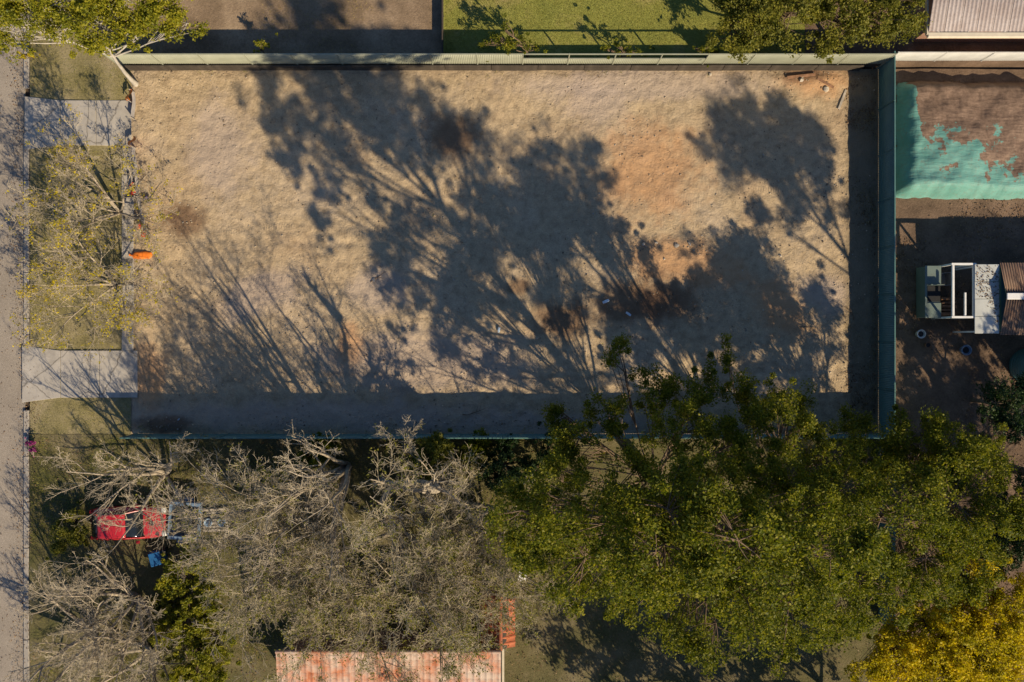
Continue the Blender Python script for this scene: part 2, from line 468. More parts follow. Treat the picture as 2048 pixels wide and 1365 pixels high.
def grid(name, x0, x1, y0, y1, step, hf, mat, smooth=True):
    nx = max(2, int((x1-x0)/step)+1); ny = max(2, int((y1-y0)/step)+1)
    X, Y = np.meshgrid(np.linspace(x0, x1, nx), np.linspace(y0, y1, ny))
    Z = hf(X, Y)
    v = np.stack([X, Y, Z], -1).reshape(-1, 3)
    i = (np.arange(ny-1)[:, None]*nx + np.arange(nx-1)[None, :]).ravel()
    q = np.stack([i, i+1, i+1+nx, i+nx], -1)
    return np_mesh(name, v, q, None, mat, smooth)

def slab(name, pts, z0, z1, mat):
    o = MB().prism([(W(*p).x, W(*p).y) for p in pts], z0, z1).build(name, mat)
    return tag(o, kind='structure')

def xr(px): return (px - 1024) / PPM
def yr(py): return (682 - py) / PPM

LX0, LX1, LY0, LY1 = xr(268), xr(1757), yr(868), yr(138)

g = MB().poly([(-600, -600, -0.22), (600, -600, -0.22), (600, 600, -0.22), (-600, 600, -0.22)]).build('ground', M['earth'])
tag(g, kind='structure')
slab('road', [(-900, 2600), (47, 2600), (47, -1400), (-900, -1400)], -0.20, -0.12, M['road'])
# nature strip between the kerb and the blocks
def verge_h(X, Y): return 0.004 + 0.02*fbm(X, Y, 3, 0.9)
o = link('verge', grid('verge', xr(60), xr(262), yr(868), yr(-900), 0.35, lambda X, Y: 0.0 + 0.016*fbm(X, Y, 3, 0.9), M['verge'])); tag(o, kind='structure')
# lower garden, side yard, north yards
o = link('garden', grid('garden', xr(60), xr(1757), yr(2300), yr(868.5), 0.4, lambda X, Y: 0.0 + 0.03*fbm(X, Y, 5, 0.7), M['garden'])); tag(o, kind='structure')
o = link('side_yard', grid('side_yard', xr(1757.5), xr(3200), yr(2300), yr(138), 0.4, lambda X, Y: 0.0 + 0.03*fbm(X, Y, 6, 0.8), M['litter_ground'])); tag(o, kind='structure')
NZ = 0.70
slab('bare_yard', [(262, 133), (889, 133), (889, -900), (262, -900)], -0.1, NZ, M['yard'])
slab('lawn', [(889, 133), (1600, 133), (1600, -900), (889, -900)], -0.1, NZ + 0.004, M['lawn'])
slab('north_garden', [(1600, 133), (3200, 133), (3200, -900), (1600, -900)], -0.1, NZ - 0.004, M['litter_ground'])

# the cleared building block
def lot_h(X, Y):
    e = np.minimum.reduce([X - LX0 + 0.22*fbm(Y, Y*0.3, 9, 1.1), LX1 - X, Y - LY0, LY1 - Y])
    ed = np.clip(e / 0.5, 0, 1)
    h = 0.03 + 0.032*fbm(X, Y, 11, 0.8, 5) + 0.012*fbm(X, Y, 12, 5.0, 3)
    for y0 in (0.2, -1.6, 5.6):
        yc = y0 + 0.5*np.sin(X*0.11 + y0)
        h -= 0.03*np.exp(-((Y-yc)/0.16)**2)
        h += 0.014*np.exp(-((np.abs(Y-yc)-0.28)/0.1)**2)
    h += 0.09*np.exp(-((Y - yr(488))/0.25)**2) * np.clip(1-np.abs(X - xr(1335))/2.2, 0, 1)
    h += 0.10*np.exp(-(((Y - yr(158))/0.5)**2 + ((X - xr(1640))/1.6)**2))
    return np.where(e > -0.05, 0.012 + (0.02 + np.maximum(h, -0.015))*ed, -0.05)
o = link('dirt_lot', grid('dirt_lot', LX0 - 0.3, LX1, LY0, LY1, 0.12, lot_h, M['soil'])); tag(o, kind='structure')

# kerb: cast lengths end to end
kerb = empty('kerb', W(52, 682)); tag(kerb, 'long low concrete kerb between the road and the grass verge', 'kerb', kind='structure')
km = MB().box(-0.14, 0.14, -1.19, 1.19, -0.13, 0.012).mesh('kerb_block', M['kerb'], 0.03)
for i in range(-13, 14):
    y = i * 2.4
    py = 682 - y*PPM
    if 205 < py < 290 or 705 < py < 790:
        continue
    k = link('kerb_block', km, kerb, (0, y, 0))

# two concrete driveway crossings of several pours
def driveway(name, label, y0, y1, x0, x1, flare):
    d = empty(name, W((x0+x1)/2, (y0+y1)/2)); tag(d, label, 'driveway', kind='structure')
    n = 3
    for i in range(n):
        a = x0 + (x1-x0)*i/n + (0.5 if i else 0); b = x0 + (x1-x0)*(i+1)/n - 0.5
        fa = flare*max(0, 1 - (a-x0)/50); fb = flare*max(0, 1-(b-x0)/50)
        c = d.location
        p = [(xr(a)-c.x, yr(y1+fa)-c.y), (xr(b)-c.x, yr(y1+fb)-c.y), (xr(b)-c.x, yr(y0-fb)-c.y), (xr(a)-c.x, yr(y0-fa)-c.y)]
        MB().prism(p, -0.12, 0.05 + 0.006*(i % 2)).build('slab', M['conc'], d, 0.012)
driveway('driveway', 'pale clean concrete driveway crossing the verge north of the bare street trees', 201, 291, 50, 264, 8)
driveway('driveway', 'grey concrete driveway crossing striped by branch shadows', 701, 795, 45, 276, 10)
# narrow footpath strip along the front of the block
fp = empty('footpath', W(256, 430)); tag(fp, 'narrow worn concrete edging strip along the street side of the bare block', 'path', kind='structure')
pm = MB().box(-0.3, 0.3, -0.72, 0.72, -0.05, 0.035).mesh('paver', M['conc'], 0.015)
for i in range(9):
    y = yr(305 + i*44)
    if 305 + i*44 > 680: break
    link('paver', pm, fp, (random.Random(i).uniform(-.03, .03), y - fp.location.y - 0.5, 0), (0, 0, random.Random(i).uniform(-.02, .02)))

# ------------------------------------------------------------------ fences
def sheet_mesh(name, L, z0, z1, mat, pitch=0.092, d=0.020, th=0.012):
    n = int(round(L / pitch)); p = L / n
    prof = []
    for i in range(n):
        u = -L/2 + i*p
        prof += [(u, 0), (u + 0.30*p, 0), (u + 0.45*p, d), (u + 0.85*p, d)]
    prof.append((L/2, 0))
    f = np.array(prof); k = len(f)
    v = []
    for off in (-th, 0):
        for z in (z0, z1):
            v.append(np.column_stack([f[:, 0], f[:, 1] + off, np.full(k, z)]))
    v = np.concatenate(v)
    q = []
    i = np.arange(k-1)
    q.append(np.stack([i, i+1, k+i+1, k+i], -1))                 # one face
    q.append(np.stack([2*k+i+1, 2*k+i, 3*k+i, 3*k+i+1], -1))     # other face
    q.append(np.stack([k+i, k+i+1, 3*k+i+1, 3*k+i], -1))         # top edge
    q.append(np.array([[0, k, 3*k, 2*k], [k-1, 3*k-1, 4*k-1, 2*k-1]]))
    return np_mesh(name, v, np.concatenate(q), None, mat)

def metal_fence(name, label, p0, p1, panel, z0, z1, mat, lean=0.0, group=None, open_from=None, open_to=None, low=None):
    """sheet steel fence: panels, posts and rails between two ground points"""
    d = (p1 - p0); L = d.length; n = max(1, int(round(L / panel))); pl = L / n
    t = empty(name, p0, math.atan2(d.y, d.x)); tag(t, label, 'fence', group)
    full = sheet_mesh('fence_panel', pl - 0.05, z0, z1 - 0.05, mat)
    lowm = sheet_mesh('fence_panel', pl - 0.05, z0, low, mat) if low else None
    rail = MB().box(-pl/2 + 0.004, pl/2 - 0.004, -0.03, 0.035, z1 - 0.05, z1).mesh('top_rail', mat, 0.008)
    mid = MB().box(-pl/2 + 0.03, pl/2 - 0.03, -0.03, 0.035, low, low + 0.05).mesh('middle_rail', mat, 0.008) if low else None
    post = MB().box(-0.028, 0.028, -0.034, 0.039, -0.05, z1 + 0.012).mesh('post', mat, 0.006)
    rr = random.Random(hash(label) % 1000 if False else len(label))
    for i in range(n):
        u = (i + 0.5)*pl
        is_open = open_from is not None and open_from < u < open_to
        link('fence_panel', lowm if is_open else full, t, (u, 0, 0), (R(rr.uniform(-0.5, 0.5)), 0, R(rr.uniform(-0.25, 0.25))))
        link('top_rail', rail, t, (u, 0, 0))
        if is_open: link('middle_rail', mid, t, (u, 0, 0))
    for i in range(n + 1):
        link('post', post, t, (i*pl, 0, 0))
    return t

metal_fence('side_fence', 'dark teal corrugated steel fence along the east side of the bare block', W(1757, 1240), W(1757, 128), 2.37, 0.03, 1.80, M['teal'])
metal_fence('south_fence', 'teal steel fence along the shaded edge below the trees', W(274, 868), W(1753, 868), 2.37, 0.03, 1.78, M['teal'])
metal_fence('north_fence', 'pale green steel fence with open top bays above the dark sleeper wall', W(248, 137), W(1753, 137), 2.35, NZ + 0.02, 2.10, M['pale'],
            open_from=(1052-248)/PPM, open_to=(1425-248)/PPM, low=1.42)
metal_fence('yard_fence', 'pale grey steel fence between the tarp yard and the pale roofed house', W(1762, 131), W(2500, 131), 2.35, NZ + 0.02, 1.9, M['rail_white'])
# thin divider between the bare yard and the lawn
metal_fence('divider_fence', 'low dark steel fence dividing the bare north yard from the lawn', W(889, 131, NZ), W(889, -300, NZ), 2.3, 0.02, 0.62, M['sleeper'])

# sleeper retaining wall under the north fence
rw = empty('retaining_wall', W(248, 139.5)); tag(rw, 'low retaining wall of dark timber sleepers under the pale north fence', 'wall')
sm = MB().box(-1.19, 1.19, -0.05, 0.03, 0.0, 0.215).mesh('sleeper', M['sleeper'], 0.012)
rr = random.Random(4)
L = (1753 - 248)/PPM
n = int(L / 2.4)
for i in range(n + 1):
    for j in range(3):
        u = (i + 0.5)*2.4 + (0.0 if j != 1 else 0.0)
        if u > L - 1.1: continue
        link('sleeper', sm, rw, (u, rr.uniform(-0.012, 0.012), 0.0 + j*0.225), (0, 0, R(rr.uniform(-0.25, 0.25))))

# sediment barrier with orange capped stakes along the street boundary
def stake_fence():
    t = empty('sediment_barrier', W(272, 345)); tag(t, 'low grey silt cloth barrier on timber stakes along the street boundary', 'barrier')
    pts = [(270, 186), (271, 240), (272, 297), (274, 345), (280, 396), (290, 440), (300, 478)]
    sm_ = MB().box(-0.025, 0.025, -0.025, 0.025, -0.1, 0.62).mesh('stake', M['timber'], 0.005)
    for i, p in enumerate(pts):
        w = W(*p) - t.location
        link('stake', sm_, t, w)
    for i, (a, b) in enumerate(zip(pts, pts[1:])):
        if i in (1,): continue
        pa = W(*a) - t.location; pb = W(*b) - t.location
        d = pb - pa; L = d.length
        nn = 8; v = []; q = []
        for k in range(nn + 1):
            s = k/nn
            c = pa + d*s
            sag = 0.10*math.sin(math.pi*s) + 0.03*math.sin(7*s + i)
            nrm = Vector((-d.y, d.x, 0)).normalized()
            for off in (0.0, 0.012):
                bulge = nrm*(0.05*math.sin(5*s + i*2) + off)
                v += [tuple(c + bulge + Vector((0, 0, 0.0))), tuple(c + bulge*0.6 + Vector((0, 0, 0.48 - sag)))]
            if k:
                o_ = (k-1)*4; m_ = k*4
                q += [(o_, m_, m_+1, o_+1), (o_+2, o_+3, m_+3, m_+2), (o_+1, m_+1, m_+3, o_+3)]
        link('cloth', np_mesh('cloth', v, q, None, M['mesh_cloth'], True), t)
    return pts
bpts = stake_fence()
def flag(name, label, px, py, mat, rz, kind='flag'):
    t = empty(name, W(px, py), rz); tag(t, label, 'marker', 'bright markers along the street boundary')
    MB().tube([(0, 0, 0), (0.02, 0.01, 0.75)], 0.022, 8).build('stake', M['timber'], t)
    v = []; q = []
    for k in range(9):
        s = k/8
        for z in (0.34 - 0.10*s, 0.74 - 0.05*s):
            v.append((0.02 + 0.58*s, 0.10*math.sin(6*s) + 0.10*s + (0.22 if z < 0.5 else -0.16), z))
        if k: q.append((2*k-2, 2*k, 2*k+1, 2*k-1))
    link('flag', np_mesh('flag', v, q, None, mat, True), t)
flag('marker_flag', 'orange marker flag on a stake at the top corner of the clean driveway', 268, 208, M['orange'], 1.4)
flag('marker_flag', 'orange marker flag on a stake at the lower corner of the clean driveway', 270, 299, M['orange'], 1.1)
flag('marker_flag', 'red marker flag on a stake midway along the silt barrier', 281, 392, M['red_tape'], 1.9)
flag('marker_flag', 'red marker flag on a stake at the south end of the silt barrier', 303, 470, M['red_tape'], 2.4)
# purple bucket
t = empty('bucket', W(300, 402)); tag(t, 'small purple plastic bucket beside the red flag on the dirt', 'bucket')
MB().lathe([(0.13, 0.0), (0.17, 0.32), (0.18, 0.33), (0.165, 0.33), (0.125, 0.03)], 18).build('pail', M['purple'], t, smooth=True)
MB().tube([(0.175*math.cos(a), 0.175*math.sin(a)*0.6, 0.32 + 0.12*math.sin(a)) for a in [math.pi*k/10 for k in range(11)]], 0.006, 6).build('handle', M['steel'], t)
# orange bag on the block
t = empty('orange_bag', W(287, 511), 0.05); tag(t, 'bright orange sandbag lying on the street edge of the dirt block', 'sandbag')
bm_ = bmesh.new(); bmesh.ops.create_uvsphere(bm_, u_segments=20, v_segments=12, radius=1)
for v in bm_.verts:
    a = v.co.copy()
    v.co = Vector((0.52*math.copysign(abs(a.x)**0.7, a.x), 0.20*math.copysign(abs(a.y)**0.7, a.y) + 0.02*math.sin(9*a.x), 0.10 + 0.10*a.z + 0.015*math.sin(12*a.x + 5*a.y)))
me = bpy.data.meshes.new('sack'); bm_.to_mesh(me); bm_.free(); me.materials.append(M['orange'])
for p in me.polygons: p.use_smooth = True
link('sack', me, t, (0, 0, 0.02))
MB().tube([(-0.50, 0, 0.12), (-0.58, 0.02, 0.12), (-0.66, 0.06, 0.10)], [0.05, 0.03, 0.07], 10).build('tied_neck', M['orange'], t)

# ------------------------------------------------------------------ trees
def norm(a): return a / np.maximum(np.linalg.norm(a, axis=-1, keepdims=True), 1e-9)

def tubes(P, Rd, sides):
    """(N,n,3) paths with (N,n) radii -> vertices and quads"""
    N, n, _ = P.shape
    T = norm(np.gradient(P, axis=1))
    ref = np.where(np.abs(T[:, :1, 2:3]) > 0.8, np.array([1., 0, 0]), np.array([0, 0, 1.]))
    U = norm(np.cross(T, np.broadcast_to(ref, T.shape))); V = np.cross(T, U)
    a = np.arange(sides)*2*np.pi/sides
    ring = P[:, :, None, :] + Rd[:, :, None, None]*(np.cos(a)[None, None, :, None]*U[:, :, None, :] + np.sin(a)[None, None, :, None]*V[:, :, None, :])
    verts = ring.reshape(-1, 3)
    base = (np.arange(N)*n*sides)[:, None, None]
    i = (np.arange(n-1)*sides)[None, :, None]; k = np.arange(sides)[None, None, :]
    k2 = (k + 1) % sides
    q = np.stack([base+i+k, base+i+k2, base+i+sides+k2, base+i+sides+k], -1).reshape(-1, 4)
    return verts, q

def join(parts):
    vs, qs, o = [], [], 0
    for v, q in parts:
        vs.append(v); qs.append(q + o); o += len(v)
    return np.concatenate(vs), np.concatenate(qs)

def walk(rng, p0, d, L, n, up, wig):
    P = [p0]; d = norm(d); st = (L/(n-1))[:, None]
    for i in range(n-1):
        d = norm(d + np.array([0, 0, up/(n-1)]) + rng.normal(0, wig, d.shape))
        P.append(P[-1] + d*st)
    return np.stack(P, 1)

def spawn(rng, P, Rd, L, k, tmin, tmax, a0, a1, ratio, n, up, wig, rfac=0.6, rtip=0.35, rmin=0.005):
    N, m, _ = P.shape
    t = tmin + (tmax-tmin)*(np.arange(k)[None, :] + rng.random((N, k)))/k
    f = t*(m-1); i = np.clip(f.astype(int), 0, m-2); w = (f - i)[..., None]
    idx = np.arange(N)[:, None]
    p0 = P[idx, i]*(1-w) + P[idx, i+1]*w
    tan = norm(P[idx, i+1] - P[idx, i])
    r0 = (Rd[idx, i]*(1-w[..., 0]) + Rd[idx, i+1]*w[..., 0])*rfac
    perp = norm(np.cross(tan, rng.normal(0, 1, tan.shape)))
    a = np.radians(rng.uniform(a0, a1, (N, k)))[..., None]
    d = np.cos(a)*tan + np.sin(a)*perp
    ln = L[:, None]*ratio*(1.15 - 0.6*t)*rng.uniform(0.65, 1.25, (N, k))
    p0 = p0.reshape(-1, 3); d = d.reshape(-1, 3); ln = ln.ravel(); r0 = r0.ravel()
    Q = walk(rng, p0, d, ln, n, up, wig)
    rr = np.maximum(r0[:, None]*np.linspace(1, rtip, n)[None, :], rmin)
    return Q, rr, ln

def leaves(rng, C, per, spread, ll, lw, flat=0.7, upb=0.6, droop=0.0):
    """rhombic leaves round the clump centres C"""
    n = len(C)*per
    c = np.repeat(C, per, 0)
    off = rng.normal(0, 1, (n, 3)); off = norm(off)*(rng.random((n, 1))**0.5)*np.repeat(np.broadcast_to(np.asarray(spread).reshape(-1, 1), (len(C), 1)), per, 0)
    off[:, 2] *= flat
    p = c + off
    nr = norm(rng.normal(0, 1, (n, 3)) + np.array([0, 0, upb]) + off*0.8)
    ax = norm(np.cross(nr, rng.normal(0, 1, (n, 3))))
    ax = norm(ax + norm(off)*0.5 - np.array([0, 0, droop]))
    sd = norm(np.cross(nr, ax))
    s = rng.uniform(0.6, 1.25, (n, 1))
    a = p - ax*ll*s*0.5; b = p + sd*lw*s*0.5 + ax*ll*s*0.05; e = p + ax*ll*s*0.5; d = p - sd*lw*s*0.5 + ax*ll*s*0.05
    v = np.stack([a, b, e, d], 1).reshape(-1, 3)
    q = np.arange(n*4).reshape(-1, 4)
    return v, q

def bare_tree(name, label, base, height, seed, stems=3, lean=(0, 0), spread=32, mat='twig', tr=0.11, ks=(6, 6, 6, 3), up=0.5,
              group=None, leaf=None, leaf_n=0, low=0.25, stem_paths=None, cat='tree', ratio=(0.58, 0.5, 0.52, 0.6)):
    rng = np.random.default_rng(seed)
    t = empty(name, base); tag(t, label, cat, group)
    if stem_paths is not None:
        n0 = 10
        P = []
        for sp in stem_paths:
            sp = np.array(sp, float); u = np.linspace(0, len(sp)-1, n0)
            i = np.minimum(u.astype(int), len(sp)-2); w = (u-i)[:, None]
            P.append(sp[i]*(1-w) + sp[i+1]*w + rng.normal(0, 0.05, (n0, 3))*np.linspace(0, 1, n0)[:, None])
        P = np.stack(P); stems = len(P)
        L = np.linalg.norm(np.diff(P, axis=1), axis=-1).sum(1)
    else:
        az = rng.uniform(0, 2*np.pi) + np.arange(stems)*2*np.pi/max(stems, 1) + rng.normal(0, 0.3, stems)
        el = np.radians(rng.uniform(0.5, 1.0, stems)*spread) if stems > 1 else np.radians(np.array([6.0]))
        d = np.stack([np.sin(el)*np.cos(az) + lean[0], np.sin(el)*np.sin(az) + lean[1], np.cos(el)], -1)
        L = height*rng.uniform(0.8, 1.0, stems)
        p0 = np.zeros((stems, 3)); p0[:, :2] = np.stack([np.cos(az), np.sin(az)], -1)*tr*(0.7 if stems > 1 else 0)
        p0[:, 2] = -0.05
        P = walk(rng, p0, d, L, 10, 0.15, 0.07)
    R0 = tr*np.linspace(1.0, 0.16, P.shape[1])[None, :]*rng.uniform(0.8, 1.1, (stems, 1))
    l1 = spawn(rng, P, R0, L, ks[0], low, 0.97, 28, 62, ratio[0], 7, up, 0.10)
    l2 = spawn(rng, *l1, ks[1], 0.15, 1.0, 25, 65, ratio[1], 5, up*0.8, 0.13, rmin=0.008)
    l3 = spawn(rng, *l2, ks[2], 0.1, 1.0, 25, 70, ratio[2], 4, up*0.5, 0.16, rmin=0.0065)
    l4 = spawn(rng, *l3, ks[3], 0.1, 1.0, 25, 70, ratio[3], 2, up*0.4, 0.2, rmin=0.0052)
    v, q = join([tubes(P, R0, 8), tubes(l1[0], l1[1], 6)])
    link('trunk', np_mesh('trunk', v, q, None, M['bark_grey'], True), t)
    v, q = join([tubes(l2[0], l2[1], 4), tubes(l3[0], l3[1], 3), tubes(l4[0], l4[1], 3)])
    link('crown', np_mesh('crown', v, q, None, M[mat], True), t)
    if leaf:
        tips = l4[0][:, -1]
        pick = rng.choice(len(tips), min(leaf_n, len(tips)), replace=False)
        v, q = leaves(rng, tips[pick], 6, 0.16, 0.10, 0.06)
        link('leaves', np_mesh('leaves', v, q, None, M[leaf]), t)
    return t

def leafy_tree(name, label, base, lobes, seed, leaf, bark='bark_brown', dens=1.0, clump=(0.26, 0.52), per=90, ll=0.135, lw=0.072, tr=0.22,
               group=None, cat='tree', shell=0.45, limb_n=9, branch=True, zmin=None, fork=0.25, open_below=0.0):
    """trunk, a limb to every lobe, a branch to every spray, leaves round the sprays. lobes: (centre, radii) relative to the base"""
    rng = np.random.default_rng(seed)
    t = empty(name, base); tag(t, label, cat, group)
    top = max(c[2] for c, r in lobes)
    cx = np.mean([c[0] for c, r in lobes]); cy = np.mean([c[1] for c, r in lobes])
    # trunk leans gently to the middle of the crown
    ht = top*0.8
    s = np.linspace(0, 1, 12)
    TP = np.stack([cx*0.55*s**1.5, cy*0.55*s**1.5, -0.05 + ht*s], -1) + rng.normal(0, 0.04, (12, 3))*s[:, None]
    TR = tr*(1 - 0.8*s) + 0.05*np.exp(-s*14)
    wood = [tubes(TP[None], TR[None], 9)]
    C = []; S = []
    for c, r in lobes:
        c = np.array(c, float); r = np.array(r, float)
        tt = np.clip(max(fork, (c[2] - 0.55*np.hypot(c[0]-cx, c[1]-cy) - r[2]*0.6)/ht), 0.1, 0.97)
        i = min(int(tt*11), 10); a = TP[i]
        mid = (a + c)/2 + np.array([0, 0, -0.10*np.linalg.norm(c-a)]) + rng.normal(0, 0.25, 3)*min(1.0, np.linalg.norm(c-a)/4)
        u = np.linspace(0, 1, 8)[:, None]
        LP = (1-u)**2*a + 2*u*(1-u)*mid + u**2*c
        LP += rng.normal(0, 0.05, LP.shape)*u
        lr = max(0.03, min(TR[i]*0.7, 0.035*np.linalg.norm(r)))
        wood.append(tubes(LP[None], np.linspace(lr, lr*0.35, 8)[None], 6))
        vol = r[0]*r[1] + r[1]*r[2] + r[0]*r[2]
        m = max(5, int(dens*9.0*vol*(0.55 if c[2] < open_below and c[1] < 1.4 else 1.25 if open_below and c[1] >= 1.4 else 1.0)))
        nb = max(4, int(m/2.8))                      # boughs, each carrying several sprays
        bd = norm(rng.normal(0, 1, (nb*3, 3))); bd = bd[bd[:, 2] > -0.5][:nb]
        d = norm(bd[rng.integers(0, len(bd), m)] + rng.normal(0, 0.17, (m, 3)))
        rad = shell + (1-shell)*rng.random((len(d), 1))**0.6
        bump = 1 + 0.22*np.sin(3.1*d[:, :1]*2 + seed) * np.sin(4.3*d[:, 1:2]*2 + 1.3*seed) + rng.normal(0, 0.08, (len(d), 1))
        cc = c + d*r*rad*bump
        if zmin is not None: cc[:, 2] = np.maximum(cc[:, 2], zmin + 0.2*rng.random(len(cc)))
        C.append(cc); S.append(rng.uniform(*clump, len(cc)))
        if branch:
            j = rng.integers(3, 8, len(cc)); p0 = LP[j]
            mm = (p0 + cc)/2 + rng.normal(0, 0.12, cc.shape) + np.array([0, 0, -0.08])
            u = np.linspace(0, 1, 4)[None, :, None]
            BP = (1-u)**2*p0[:, None] + 2*u*(1-u)*mm[:, None] + u**2*cc[:, None]
            br = np.linspace(0.022, 0.006, 4)[None, :]*rng.uniform(0.7, 1.5, (len(cc), 1))
            wood.append(tubes(BP, br, 4))
    v, q = join(wood)
    link('trunk', np_mesh('trunk', v, q, None, M[bark], True), t)
    C = np.concatenate(C); S = np.concatenate(S)
    # a few small satellite sprays make the edge uneven
    k = len(C)//3
    e = C[rng.integers(0, len(C), k)] + rng.normal(0, 0.36, (k, 3))
    C = np.concatenate([C, e]); S = np.concatenate([S, rng.uniform(clump[0]*0.5, clump[0], k)])
    v, q = leaves(rng, C, per, S, ll, lw)
    link('crown', np_mesh('crown', v, q, None, M[leaf]), t)
    return t

def lob(base, pts):
    """lobes given as plan position in photograph pixels (x, y), height, radii in metres"""
    return [((W(x, y).x - base.x, W(x, y).y - base.y, z), r if isinstance(r, tuple) else (r, r, r*0.7)) for x, y, z, r in pts]

# --- the big evergreens behind the south fence
b = W(1290, 940)
leafy_tree('evergreen_tree', 'tallest broad dark evergreen with sunlit lime tips, middle of the tree row', b, lob(b, [
    (1122, 967, 14.2, 1.9), (1215, 940, 15.6, 2.0), (1345, 969, 15.2, 2.3), (1240, 885, 16.2, 1.6), (1050, 950, 11.2, 1.7), (1190, 1010, 11.5, 2.0),
    (1333, 1000, 11.5, 2.2), (1085, 985, 8.2, 1.5), (1244, 965, 8.0, 1.9), (1325, 1095, 11.0, 1.9), (1235, 1080, 9.0, 1.7), (1359, 937, 6.2, 1.6),
    (1209, 705, 6.0, 0.75), (1185, 805, 6.0, 1.15), (1262, 775, 6.2, 1.2), (1335, 770, 6.6, 1.25), (1125, 815, 5.0, 1.0), (1300, 830, 8.0, 1.5), (1140, 850, 6.0, 1.2), (1395, 840, 8.2, 1.3),
    (1165, 890, 13.0, 1.7), (1290, 900, 13.2, 1.8), (1205, 875, 17.6, 1.4), (1300, 930, 17.4, 1.5), (1120, 900, 16.4, 1.4), (1390, 930, 13.6, 1.8), (1150, 1000, 9.8, 1.8), (1100, 900, 9.6, 1.4), (1035, 900, 15.0, 1.3), (1045, 925, 13.4, 1.3), (1150, 1000, 9.8, 1.8), (1186, 920, 18.2, 1.5), (1270, 900, 18.8, 1.6), (1390, 930, 17.6, 1.5), (1009, 987, 6.0, 0.9), (1109, 1007, 6.2, 0.9), (1209, 1027, 6.0, 0.9), (1080, 900, 5.4, 0.8), (1120, 900, 4.2, 0.85), (1215, 888, 4.4, 0.85), (1347, 1134, 8.0, 1.7), (1275, 1115, 7.0, 1.6), (1180, 1060, 7.4, 1.4)]), 21, 'leaf_dark', dens=0.72, tr=0.32, open_below=11.7, per=108, ll=0.115, lw=0.063)
b = W(1520, 965)
leafy_tree('evergreen_tree', 'dark evergreen between the tallest tree and the one overhanging the teal side fence', b, lob(b, [
    (1568, 930, 12.0, 2.1), (1498, 918, 10.6, 2.0), (1526, 985, 7.0, 1.9), (1457, 835, 7.6, 1.4), (1536, 812, 4.6, 1.1), (1592, 1078, 9.0, 2.0), (1480, 1060, 10.5, 1.9),
    (1410, 1050, 12.5, 1.8), (1620, 1000, 7.0, 1.8), (1580, 880, 5.4, 1.5), (1450, 1120, 8.0, 1.8), (1560, 1125, 7.0, 1.6), (1400, 900, 4.4, 1.2), (1445, 960, 12.6, 1.9), (1385, 700, 6.0, 0.55), (1415, 745, 6.4, 0.7), (1500, 785, 5.6, 0.8), (1430, 800, 6.0, 1.0), (1471, 963, 5.6, 1.4), (1624, 955, 5.0, 1.4), (1430, 900, 9.6, 1.5)]), 22, 'leaf_dark', dens=0.75, tr=0.28, open_below=9.5, per=108, ll=0.115, lw=0.063)
b = W(1745, 985)
leafy_tree('evergreen_tree', 'dark evergreen overhanging the south end of the teal side fence', b, lob(b, [
    (1731, 939, 8.4, 1.9), (1705, 835, 6.6, 1.3), (1755, 870, 7.2, 1.5), (1790, 960, 8.2, 1.7), (1690, 1030, 8.0, 1.8), (1630, 838, 4.2, 1.0), (1665, 885, 5.2, 1.4), (1835, 905, 5.6, 1.3), (1840, 1000, 6.0, 1.5), (1700, 1100, 6.4, 1.6), (1800, 1030, 5.0, 1.3),
    (1770, 1050, 7.0, 1.6), (1790, 880, 5.4, 1.2), (1774, 950, 5.0, 1.4), (1720, 900, 4.8, 1.3)]), 23, 'leaf_dark', dens=0.8, tr=0.25, open_below=6.3, per=108, ll=0.115, lw=0.063)
# tall tree beyond the side yard: its shade lies on the upper block
b = W(1995, 930)
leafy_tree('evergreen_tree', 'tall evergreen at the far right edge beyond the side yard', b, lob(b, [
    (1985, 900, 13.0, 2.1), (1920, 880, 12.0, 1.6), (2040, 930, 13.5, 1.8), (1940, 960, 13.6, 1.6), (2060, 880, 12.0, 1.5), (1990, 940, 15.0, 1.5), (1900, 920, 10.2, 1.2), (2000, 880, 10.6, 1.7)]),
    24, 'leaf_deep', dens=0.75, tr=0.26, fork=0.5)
# trees just outside the frame: their shade lies on the side yard and on the lower garden
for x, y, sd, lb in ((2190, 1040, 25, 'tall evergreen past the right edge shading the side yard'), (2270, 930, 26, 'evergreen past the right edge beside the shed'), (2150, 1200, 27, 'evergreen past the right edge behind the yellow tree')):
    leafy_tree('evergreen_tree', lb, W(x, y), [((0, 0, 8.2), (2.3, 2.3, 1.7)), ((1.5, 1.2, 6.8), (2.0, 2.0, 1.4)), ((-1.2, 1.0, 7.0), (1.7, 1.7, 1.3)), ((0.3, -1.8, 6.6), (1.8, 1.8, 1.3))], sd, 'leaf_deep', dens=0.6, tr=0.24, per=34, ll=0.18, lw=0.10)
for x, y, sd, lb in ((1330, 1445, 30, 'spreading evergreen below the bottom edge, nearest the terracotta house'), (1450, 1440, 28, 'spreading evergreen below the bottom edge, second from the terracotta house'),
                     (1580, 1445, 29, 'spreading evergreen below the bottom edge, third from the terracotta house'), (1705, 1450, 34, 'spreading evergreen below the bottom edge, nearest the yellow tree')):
    leafy_tree('evergreen_tree', lb, W(x, y), [((0, -0.2, 5.2), (2.1, 1.9, 1.4)), ((-1.8, 0.0, 3.9), (1.7, 1.6, 1.3)), ((1.7, -0.1, 4.0), (1.7, 1.6, 1.3)), ((0, 0.5, 3.2), (1.8, 1.5, 1.3)), ((-0.9, -1.9, 3.4), (1.7, 1.6, 1.2))], sd, 'leaf_deep', dens=0.6, tr=0.2, per=34, ll=0.18, lw=0.10)
